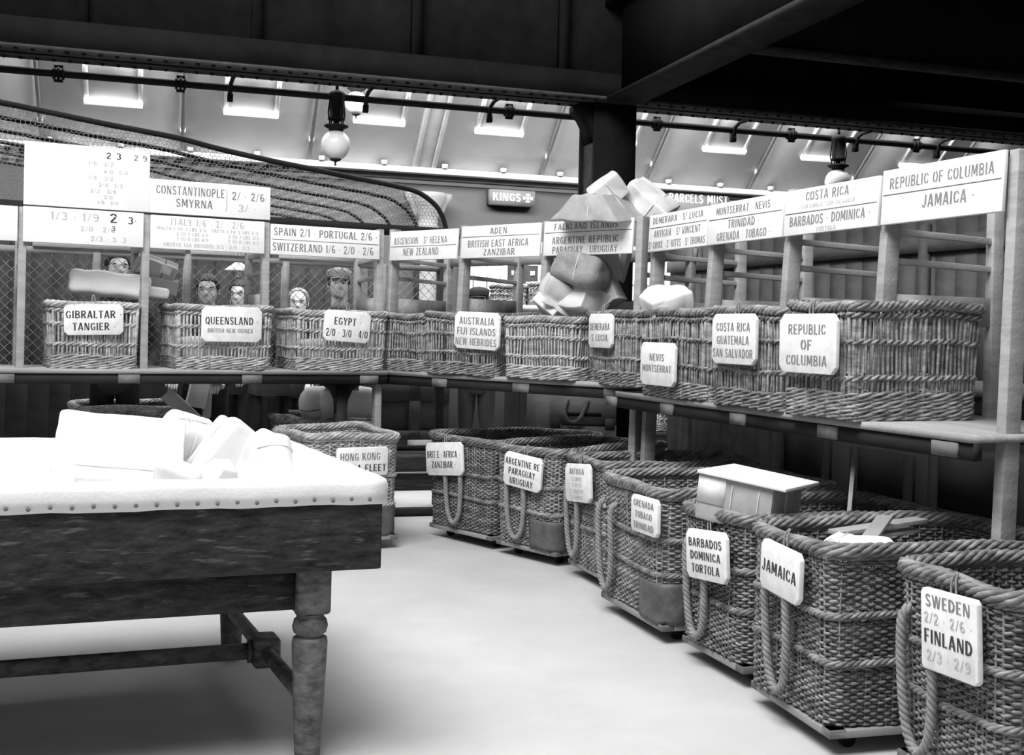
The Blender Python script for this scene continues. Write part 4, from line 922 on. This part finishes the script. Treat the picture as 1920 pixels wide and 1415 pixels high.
# ---- parcels in the floor hampers
parcel('large round-edged white parcel in the CEYLON hamper', at_depth(645, 755, 8.62), (.42, .3, .24), (0, 0, 27), 'paperw', 41, .008, .05)
parcel('lumpy white bundle beside the large parcel in the CEYLON hamper', at_depth(590, 758, 8.55), (.2, .24, .25), (0, -8, 27), 'paperw', 42, .022, .08, ((2, -.03),), 'twine')
bx = parcel('large square box tied with string standing in the BARBADOS hamper', at_depth(1404, 938, 4.78), (.34, .28, .19), (0, 6, -38), 'paperg', 43, .003, .010, ((0, -.01), (0, .11), (1, -.02)), stamp=(1, -.165, -.04, -.02, .09, 'paperw'))
o = MB(); o.obox((.03, .0, .104), (.40, .32, .016)); o.build('box_lid', 'paperw', bx, bevel=.004)
parcel('pale folded packet at the JAMAICA hamper rim', at_depth(1580, 1024, 4.12), (.20, .16, .08), (0, 8, -30), 'paperw', 44, .008, .012, ((0, 0),), taper=(.35, .8))
parcel('white roll-edged packet beside the wooden boards', at_depth(1627, 1027, 4.05), (.18, .13, .07), (0, 0, -15), 'paperw', 45, .008, .03)
parcel('brown parcel filling the JAMAICA hamper below the boards', (Ja['root'].location[0], Ja['root'].location[1], .46), (.34, .55, .32), (0, 0, -70), 'paperg', 46, .02, .04)
parcel('brown parcel low in the BARBADOS hamper under the tied box', (Ba['root'].location[0] - .0, Ba['root'].location[1], .42), (.32, .5, .32), (0, 0, -70), 'paperg', 47, .02, .04)
def plank(label, a, b, w, h, m='wood', name='loose_board', up=(0, 0, 1)):
    c = (np.array(a) + np.array(b)) / 2; r_ = root(name, c, 0, label, 'board', 'loose wooden boards')
    MB().bar(np.array(a) - c, np.array(b) - c, w, h, up).build('plank', m, r_, bevel=.002); return r_
plank('pale wooden board lying level across the JAMAICA hamper', at_depth(1566, 998, 4.22), at_depth(1726, 974, 4.5), .07, .016)
plank('second wooden board under the level board in the JAMAICA hamper', at_depth(1578, 1013, 4.2), at_depth(1714, 992, 4.5), .06, .014)
plank('short wooden board crossing the others at a slant', at_depth(1626, 1014, 4.18), at_depth(1660, 968, 4.36), .014, .06, 'crate', up=(1, 0, .2))
plank('thin pale pole leaning beneath the near shelf', at_depth(1590, 986, 4.75), at_depth(1601, 862, 4.95), .018, .018, 'crate', 'wooden_pole')
plank('pale plank leaning out of the hamper under the first shelf', at_depth(312, 738, 8.3), at_depth(375, 795, 8.5), .02, .10, 'crate', up=(.7, 0, .7))
parcel('white packet with torn corner standing beneath the first shelf', at_depth(372, 735, 8.7), (.14, .12, .22), (0, 12, 20), 'paper', 51, .012, .01)
parcel('slim brown packet next to the torn packet', at_depth(389, 745, 8.75), (.06, .12, .30), (0, 2, 20), 'paperg', 52, .004, .01)

# ================================================================== background furniture
# panelled counter
q = at_height(838, 917, 0.0)
ct = root('panelled_counter', (q[0], q[1], 0), BA, 'dark panelled counter standing on a plinth behind the corner', 'counter')
MB().box(-1.25, 0, 0, .5, .44, .985).build('counter_body', 'woodvd', ct)
MB().box(-1.27, .02, -.03, .52, .985, 1.01).build('counter_top', 'woodvd', ct)
for a in np.arange(-1.2, -.1, .42):
    MB().box(a, a + .10, -.018, 0, .46, .97).build('stile', 'woodvd', ct)
MB().box(-1.25, 0, -.018, 0, .78, .97).build('upper_panel', 'woodvd', ct); MB().box(-1.25, 0, -.018, 0, .44, .52).build('lower_panel', 'woodvd', ct)
MB().box(-1.25, 0, -.05, .5, .165, .34).build('plinth_board', 'wooddk', ct); MB().box(-1.25, 0, -.055, .5, .15, .165).build('plinth_edge', 'crate', ct); MB().box(-1.25, 0, -.04, .5, 0, .15).build('plinth_board', 'wooddk', ct)
kb = at_height(770, 968, 0.0)
kk = root('floor_kerb', (kb[0], kb[1], 0), BA, 'low dark wooden kerb laid across the floor beyond the hampers', 'kerb')
MB().box(-2.6, 1.6, 0, .10, 0, .055).build('kerb_board', 'woodvd', kk)

# rope-handled trunk
q = at_depth(1033, 800, 8.52)
tk = root('wooden_chest', (q[0], q[1], 0), R(-5), 'pale wooden chest with rope handle under the corner shelf', 'chest')
MB().box(0, .47, 0, .38, 0, .72).build('chest_body', 'crate', tk); MB().box(-.01, .48, -.012, .385, .73, .98).build('chest_lid', 'crate', tk)
MB().box(-.19, -.012, .06, .38, 0, .96).build('side_case', 'crate', tk)
for x0 in (-.005, .40): MB().box(x0, x0 + .085, -.02, 0, 0, .73).build('corner_batten', 'crate', tk, bevel=.004)
for x0 in (.0, .40): MB().box(x0, x0 + .07, -.03, -.01, .70, .78).build('hinge_plate', 'signgrey', tk)
MB().box(.10, .37, -.018, 0, .79, .815).build('lid_slot', 'iron', tk)
MB().rope(smoothpath([(.12, -.02, .91), (.10, -.04, .83), (.13, -.05, .76), (.18, -.05, .75), (.23, -.045, .80), (.27, -.02, .91)], 40), .008, .008, .05, 3, 5, False, (0, 1, .01)).build('rope_handle', 'rope', tk, True)
mb = MB(); text_mesh(mb, 'ACC', .22, .665, .055, -.003, .2); mb.build('lettering', 'ink', tk)

# small bench with a far hamper
q = at_depth(1222, 800, 10.2)
bn = root('low_bench', (q[0], q[1], 0), R(-8), 'dark low bench carrying a pale hamper behind the corner post', 'bench')
MB().box(-.45, .45, -.05, .6, .50, .545).build('bench_top', 'woodvd', bn)
for sx in (-.42, .38):
    for sy in (-.02, .53): MB().box(sx, sx + .04, sy, sy + .04, 0, .5).build('leg', 'woodvd', bn)
shelf_hamper((q[0] - .30, q[1] + .05), (q[0] + .12, q[1] + .0), .4, .545, .215, 'small pale open hamper on the low bench seen under the near shelf', 'wickerlt', 61, 4, (.5,))
MB()
# dark crates under the near shelf
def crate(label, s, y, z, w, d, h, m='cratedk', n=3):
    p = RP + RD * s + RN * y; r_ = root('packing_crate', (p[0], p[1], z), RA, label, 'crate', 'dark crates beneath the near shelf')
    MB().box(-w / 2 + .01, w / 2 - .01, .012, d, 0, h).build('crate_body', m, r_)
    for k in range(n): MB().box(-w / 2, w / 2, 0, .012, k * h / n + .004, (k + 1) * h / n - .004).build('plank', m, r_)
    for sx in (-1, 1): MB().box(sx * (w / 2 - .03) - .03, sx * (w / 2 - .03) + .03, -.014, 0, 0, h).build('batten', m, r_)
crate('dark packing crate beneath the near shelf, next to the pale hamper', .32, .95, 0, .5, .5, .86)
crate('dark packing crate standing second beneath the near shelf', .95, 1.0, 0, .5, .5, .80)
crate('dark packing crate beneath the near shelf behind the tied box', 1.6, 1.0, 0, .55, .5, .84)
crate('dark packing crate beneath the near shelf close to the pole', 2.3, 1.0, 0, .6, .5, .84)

# board partition behind the near shelf
p0 = RP + RN * 1.62
pt = root('board_partition', (p0[0], p0[1], 0), RA, 'grey wooden partition of wide boards behind the near shelf', 'partition')
s0 = along(1257, 500, p0, RD)
for k in range(int((4.0 - s0) / .165)):
    MB().box(s0 + k * .165, s0 + k * .165 + .161, 0 + .004 * (k % 2), .03, 1.0, 2.16).build('board', 'woodmid', pt); MB().box(s0 + k * .165, s0 + k * .165 + .161, .004, .03, 0, .995).build('lower_shade_board', 'shadedk', pt)  # lower boards coloured near black to imitate the shade under the shelf
for z in (1.10, 1.93): MB().box(s0, 3.9, -.035, 0, z, z + .09).build('rail', 'woodmid', pt)
for s in (.55, 1.45, 2.4): MB().box(s, s + .06, -.05, -.005, .9, 2.1).build('upright', 'woodmid', pt)
su = along(1345, 520, p0, RD); MB().box(su - .04, su + .03, -.06, -.03, .9, 2.1).build('pale_upright', 'whiteworn', pt)

# long glazed screen on the back wall
sc = root('window_10', tuple(B0 + E2 * .05) + (0,), BA, kind='structure')
a0, a1 = along(862, 520, B0 + E2 * .05, E1), along(1275, 520, B0 + E2 * .05, E1)
zlo, zhi = at_plane(905, 554, B0, E1)[2], at_plane(905, 448, B0, E1)[2]
MB().box(a0, a1, 0, .02, zlo, zhi).build('window_pane', 'daylit', sc)
for k, s in enumerate(np.arange(a0, a1, .165)): MB().box(s - .008, s + .008, -.02, 0, zlo, zhi).build('glazing_bar', 'stonework', sc)
zz = at_plane(905, 523, B0, E1)[2]; MB().box(a0, a1, -.022, 0, zz - .012, zz + .012).build('glazing_bar', 'stonework', sc)
MB().box(a0, a1, -.04, 0, zlo - .09, zlo).build('window_sill', 'dwall', sc)
# tall dark cupboard and far rack seen through the ADEN bay
q = at_depth(978, 560, 11.6)
cb = root('dark_cupboard', (q[0], q[1], 0), R(0), 'tall dark cupboard with white cards seen through the ADEN bay', 'cupboard')
MB().box(-.15, .16, 0, .4, 0, 2.08).build('cupboard_body', 'woodvd', cb)
for sx in (-.085, .105): MB().box(sx - .022, sx + .022, -.01, 0, 1.97, 2.02).build('card', 'white', cb)
for sx in (-.145, .01): MB().box(sx, sx + .14, -.006, 0, .1, 2.04).build('door', 'woodvd', cb)
q = at_depth(965, 570, 10.9)
rk = root('goods_rack', (q[0], q[1], 0), R(0), 'plain rack carrying far hampers behind the ADEN bay', 'rack')
MB().box(-.24, .40, 0, .5, 1.60, 1.66).build('rack_top', 'wood', rk)
for sx in (-.22, .36):
    for sy in (.02, .44): MB().box(sx, sx + .04, sy, sy + .04, 0, 1.6).build('leg', 'woodvd', rk)
shelf_hamper((q[0] - .22, q[1] + .02), (q[0] + .10, q[1] + .02), .42, 1.66, .19, 'far small hamper on the rack beside the boy in the cap', 'wicker', 62, 3, (.5,))
shelf_hamper((q[0] + .12, q[1] + .04), (q[0] + .38, q[1] + .04), .42, 1.66, .22, 'far small hamper on the rack next to the bay post', 'wicker', 63, 3, (.5,))
# hanging enamel lamp in the cage
q = at_depth(447, 488, 9.3)
el = root('pendant_lamp', q, 0, 'white enamel lamp shade hanging inside the wire cage', 'lamp')
MB().lathe([(.11, -.085), (.105, -.075), (.03, -.02), (.025, 0), (.02, 0)], 20).build('lamp_shade', 'white', el, True)
MB().tube([(0, 0, 0), (0, 0, .38)], .006, 6, ref=(1, 0, 0)).build('cord', 'iron', el)
MB().lathe([(.003, -.14), (.022, -.125), (.026, -.105), (.014, -.075)], 12).build('bulb', 'opal', el, True)
# grey bin under the first shelf
q = at_depth(513, 790, 8.75)
bn2 = root('plank_bench', (q[0], q[1], 0), LA, 'plain plank bench standing in the dark under the first shelf', 'bench')
MB().box(-.14, .14, 0, .3, .87, .99).build('seat_board', 'signgrey', bn2, bevel=.02)
for sx in (-.12, .09): MB().box(sx, sx + .03, .02, .28, 0, .87).build('leg', 'woodvd', bn2)

q = at_height(402, 1226, .004)
ps = root('paper_scrap', q, .4, 'torn white paper scrap on the floor under the trough', 'paper')
MB().add([(-.05, -.02, .002), (.0, -.03, .004), (.06, -.01, .014), (.05, .02, .02), (-.01, .025, .006), (-.06, .01, .003)], np.arange(6)).build('sheet', 'paperw', ps).modifiers.new('thick', 'SOLIDIFY').thickness = .001
# ================================================================== people behind the shelves
HT = [0, .06, .14, .24, .34, .45, .56, .66, .78, .88, .95, 1]
HW = [.026, .044, .055, .064, .070, .074, .077, .0775, .072, .058, .038, .008]
HF = [.078, .090, .092, .092, .091, .090, .094, .093, .084, .064, .04, .008]
HB = [.02, .035, .05, .068, .085, .097, .102, .101, .092, .07, .045, .008]
def head_ring(t, n=40, grow=0.0):
    a = np.arange(n) * 2 * math.pi / n; x, y = np.sin(a), -np.cos(a)
    w, f, b = np.interp(t, HT, HW) + grow, np.interp(t, HT, HF) + grow, np.interp(t, HT, HB) + grow
    px, py = x * w, np.where(y < 0, y * f, y * b)
    if grow == 0:
        fa = np.abs(np.where(a > math.pi, a - 2 * math.pi, a))
        nose = .024 * math.exp(-((t - .36) / .075) ** 2) * np.exp(-(fa / .17) ** 2) + .010 * math.exp(-((t - .47) / .08) ** 2) * np.exp(-(fa / .16) ** 2)
        sock = -.011 * math.exp(-((t - .505) / .05) ** 2) * np.exp(-((fa - .42) / .2) ** 2)
        brow = .005 * math.exp(-((t - .575) / .03) ** 2) * np.exp(-(fa / .6) ** 2)
        lips = .006 * math.exp(-((t - .215) / .022) ** 2) * np.exp(-(fa / .3) ** 2) + .005 * math.exp(-((t - .165) / .02) ** 2) * np.exp(-(fa / .28) ** 2) - .004 * math.exp(-((t - .19) / .009) ** 2) * np.exp(-(fa / .32) ** 2)
        chin = .006 * math.exp(-((t - .06) / .05) ** 2) * np.exp(-(fa / .35) ** 2)
        py = py - (nose + sock + brow + lips + chin)
    return px, py
def person(label, eye, turn=0.0, hair='hair', bald=.0, cap=None, reach=0.0, nod=0.0, hh=.235):
    """eye: world point between the eyes; turn: yaw of the head towards the viewer's right"""
    ex, ey, ez = eye; zchin = ez - .505 * hh; sc_ = (zchin - .0) / 1.53
    base = (ex, ey + .085, 0); rz = turn * .6
    r_ = root('person', base, rz, label, 'person')
    mb = MB(); spans = []
    def mark(k): spans.append((sum(len(f) for f in mb.Fs), k))
    el = lambda z, rx, ry, cy=0.0, n=24: np.stack([rx * np.cos(np.arange(n) * 2 * math.pi / n), cy + ry * np.sin(np.arange(n) * 2 * math.pi / n), np.full(n, z * sc_)], -1)
    mb.rings([el(.80, .12, .09), el(.84, .165, .115), el(.94, .172, .12), el(1.05, .158, .112), el(1.18, .172, .12, -.005), el(1.30, .196, .122, -.005), el(1.38, .2, .11), el(1.43, .165, .095), el(1.465, .10, .078)]); mark(1)
    mb.rings([el(1.45, .066, .064, .01), el(1.50, .056, .058, .008), el(1.56, .054, .056, .0), el(1.62, .052, .054, .0)]); mark(0)
    hy = turn - rz; ch, shh = math.cos(hy), math.sin(hy); rg = []
    def hpt(px, py, t):
        z = t * hh; y2 = py * math.cos(nod) + (z - .1) * math.sin(nod); z2 = z * math.cos(nod) - py * math.sin(nod) * .9
        return np.stack([px * ch - y2 * shh, px * shh + y2 * ch, np.broadcast_to(zchin + z2, np.shape(px))], -1)
    for t in np.linspace(0, 1, 40):
        px, py = head_ring(t); rg.append(hpt(px, py, t))
    mb.rings(rg); mark(0)
    for s in (-1, 1):       # ears
        a = np.arange(12) * math.pi / 6
        mb.rings([hpt(s * np.full(12, k), .012 + .016 * q * np.cos(a), .47 + .125 * q * np.sin(a)) for k, q in ((.066, .6), (.078, 1.0), (.086, 1.0), (.089, .5))]); mark(0)
    for s in (-1, 1):       # arms, hands with five fingers
        fx = 1.0 + reach * (s > 0)
        A = np.array([(s * .175, .0, 1.385 * sc_), (s * .215, .0, 1.30 * sc_), (s * .245, .01, 1.12 * sc_), (s * .24, -.10 * fx, 1.02 * sc_), (s * .20, -.24 * fx, .965 * sc_), (s * .18, -.30 * fx, .945 * sc_)])
        mb.tube(smoothpath(A, 22), np.interp(np.linspace(0, 1, 22), [0, .2, .45, .75, 1], [.06, .058, .048, .042, .032]), 14, ref=(.3, 1, .1)); mark(1)
        w = A[-1]; dr = nrm(np.array((-s * .15, -1, -.12)))
        sd = nrm(np.cross(dr, (0, 0, 1)))
        mb.tube([w - dr * .02, w + dr * .03, w + dr * .085, w + dr * .10], [.026, .034, .038, .03], 12, ref=(0, 0, 1)); mark(0)
        for k, L in ((-1.5, .068), (-.5, .078), (.5, .074), (1.5, .058)):
            b0 = w + dr * .09 + sd * k * .018; mb.tube([b0 - dr * .02, b0 + dr * L * .45, b0 + dr * L * .75 - np.array((0, 0, .018)), b0 + dr * L * .9 - np.array((0, 0, .042))], [.0095, .009, .0085, .006], 8, ref=(0.2, 0, 1)); mark(0)
        b0 = w + dr * .035 - sd * s * .028; mb.tube([b0 - dr * .01, b0 + dr * .03 - sd * s * .02, b0 + dr * .06 - sd * s * .022 - np.array((0, 0, .012))], [.011, .0105, .007], 8, ref=(.2, 0, 1)); mark(0)
    for s in (-1, 1):       # legs and boots
        mb.tube(smoothpath([(s * .085, .0, .90 * sc_), (s * .092, -.005, .7 * sc_), (s * .098, -.012, .47 * sc_), (s * .10, .012, .25 * sc_), (s * .10, .015, .07)], 20), np.interp(np.linspace(0, 1, 20), [0, .3, .5, .7, 1], [.092, .082, .06, .056, .045]), 14, ref=(1, 0, 0)); mark(2)
        mb.tube([(s * .10, .055, .045), (s * .10, .0, .055), (s * .105, -.10, .04), (s * .11, -.17, .032)], [.036, .05, .042, .026], 12, ref=(0, 0, 1)); mark(2)
    me = mb.mesh('person_body')
    for m in ('skin', 'shirt', 'waist'): me.materials.append(M[m])
    mi = np.zeros(len(me.polygons), np.int32); prev = 0
    # MB keeps faces in the order added, quads then caps of each piece
    for end, k in spans: mi[prev:end] = k; prev = end
    me.polygons.foreach_set('material_index', mi); me.polygons.foreach_set('use_smooth', np.ones(len(me.polygons), bool))
    o = bpy.data.objects.new('body', me); COL.objects.link(o); o.parent = r_
    for s in (-1, 1):
        c = hpt(np.array([s * .032]), np.array([-.074]), .505)[0]
        a = np.linspace(.05, math.pi - .05, 8); MB().lathe([(.0115 * math.sin(q), -.0115 * math.cos(q)) for q in a], 12, c).build('eye', 'eyew', r_, True)
        c2 = hpt(np.array([s * .032]), np.array([-.0835]), .505)[0]
        MB().lathe([(.0055 * math.sin(q), -.0055 * math.cos(q)) for q in a], 10, c2).build('pupil', 'hair', r_, True)
        e = np.linspace(-1, 1, 7); br = hpt(s * (.034 + .018 * e), -.089 + .006 * np.abs(e) + .004 * (e * s > 0), .60)
        br[:, 2] -= .004 * e * e; MB().tube(br, .0042, 6, ref=(0, 0, 1)).build('eyebrow', hair, r_, True)
    n = 40; a = np.arange(n) * 2 * math.pi / n; fa = np.abs(np.where(a > math.pi, a - 2 * math.pi, a))
    t0 = np.interp(fa, [0, .5, .95, 1.25, 1.7, math.pi], [.80 + bald, .80 + bald, .74 + bald * .6, .46, .40, .22])
    rg = []
    for q in np.linspace(0, 1, 16):
        ring = []
        for i in range(n):
            t = t0[i] + (1 - t0[i]) * q; g = .012 * min(1, q * 5 + .25) + .003 * math.sin(i * 2.1 + q * 9)
            px, py = head_ring(min(t, 1.0), n, g); ring.append(hpt(px[i:i + 1], py[i:i + 1], t + .05 * q)[0])
        rg.append(ring)
    MB().rings(rg).build('hair', hair, r_, True)
    if cap:
        rg = []
        for t, g in ((.70, .016), (.76, .022), (.86, .030), (.97, .030), (1.06, .0), (1.09, -.04)):
            px, py = head_ring(min(t, .80), n, g); k = 1.0 if t < 1.0 else (.7 if t < 1.08 else .15)
            rg.append(hpt(px * k, py * k, t))
        co = MB(); co.rings(rg); c3 = co.build('cap', cap, r_, True)
        pk = []
        for u in np.linspace(-1, 1, 13):
            ang = u * .95; px = .085 * math.sin(ang); py = -.098 * math.cos(ang)
            pk.append([hpt(np.array([px]), np.array([py]), .71)[0], hpt(np.array([px * 1.12]), np.array([py - .05 * math.cos(ang * 1.5)]), .665)[0]])
        pk = np.array(pk); i = np.arange(12)
        p = MB().add(pk.reshape(-1, 3), np.stack([i * 2, i * 2 + 1, i * 2 + 3, i * 2 + 2], -1)).build('cap_peak', cap, c3)
        p.modifiers.new('thick', 'SOLIDIFY').thickness = .006
    return r_
person('person with dark swept-back hair facing the camera behind the QUEENSLAND hamper', at_depth(384, 543, 8.85), 0.15, reach=.3)
person('person half hidden by the post between QUEENSLAND and EGYPT hampers', at_depth(446, 551, 9.8), -.15)
person('person whose bald forehead shows above the EGYPT hamper', at_depth(556, 566, 9.95), .1, 'greyhair', .12)
person('person in a pale cloth cap looking down behind the EGYPT hamper', at_depth(632, 532, 9.15), .25, 'hair', 0, 'cap', 0, .12)
person('person in a dark cap peeping over the ADEN bay board', at_depth(897, 564, 10.6), 0, 'hair', 0, 'capdk')
person('person with dark hair bending over the long white parcel', at_depth(213, 503, 8.35), .55, 'hair', 0, None, 0, .25)
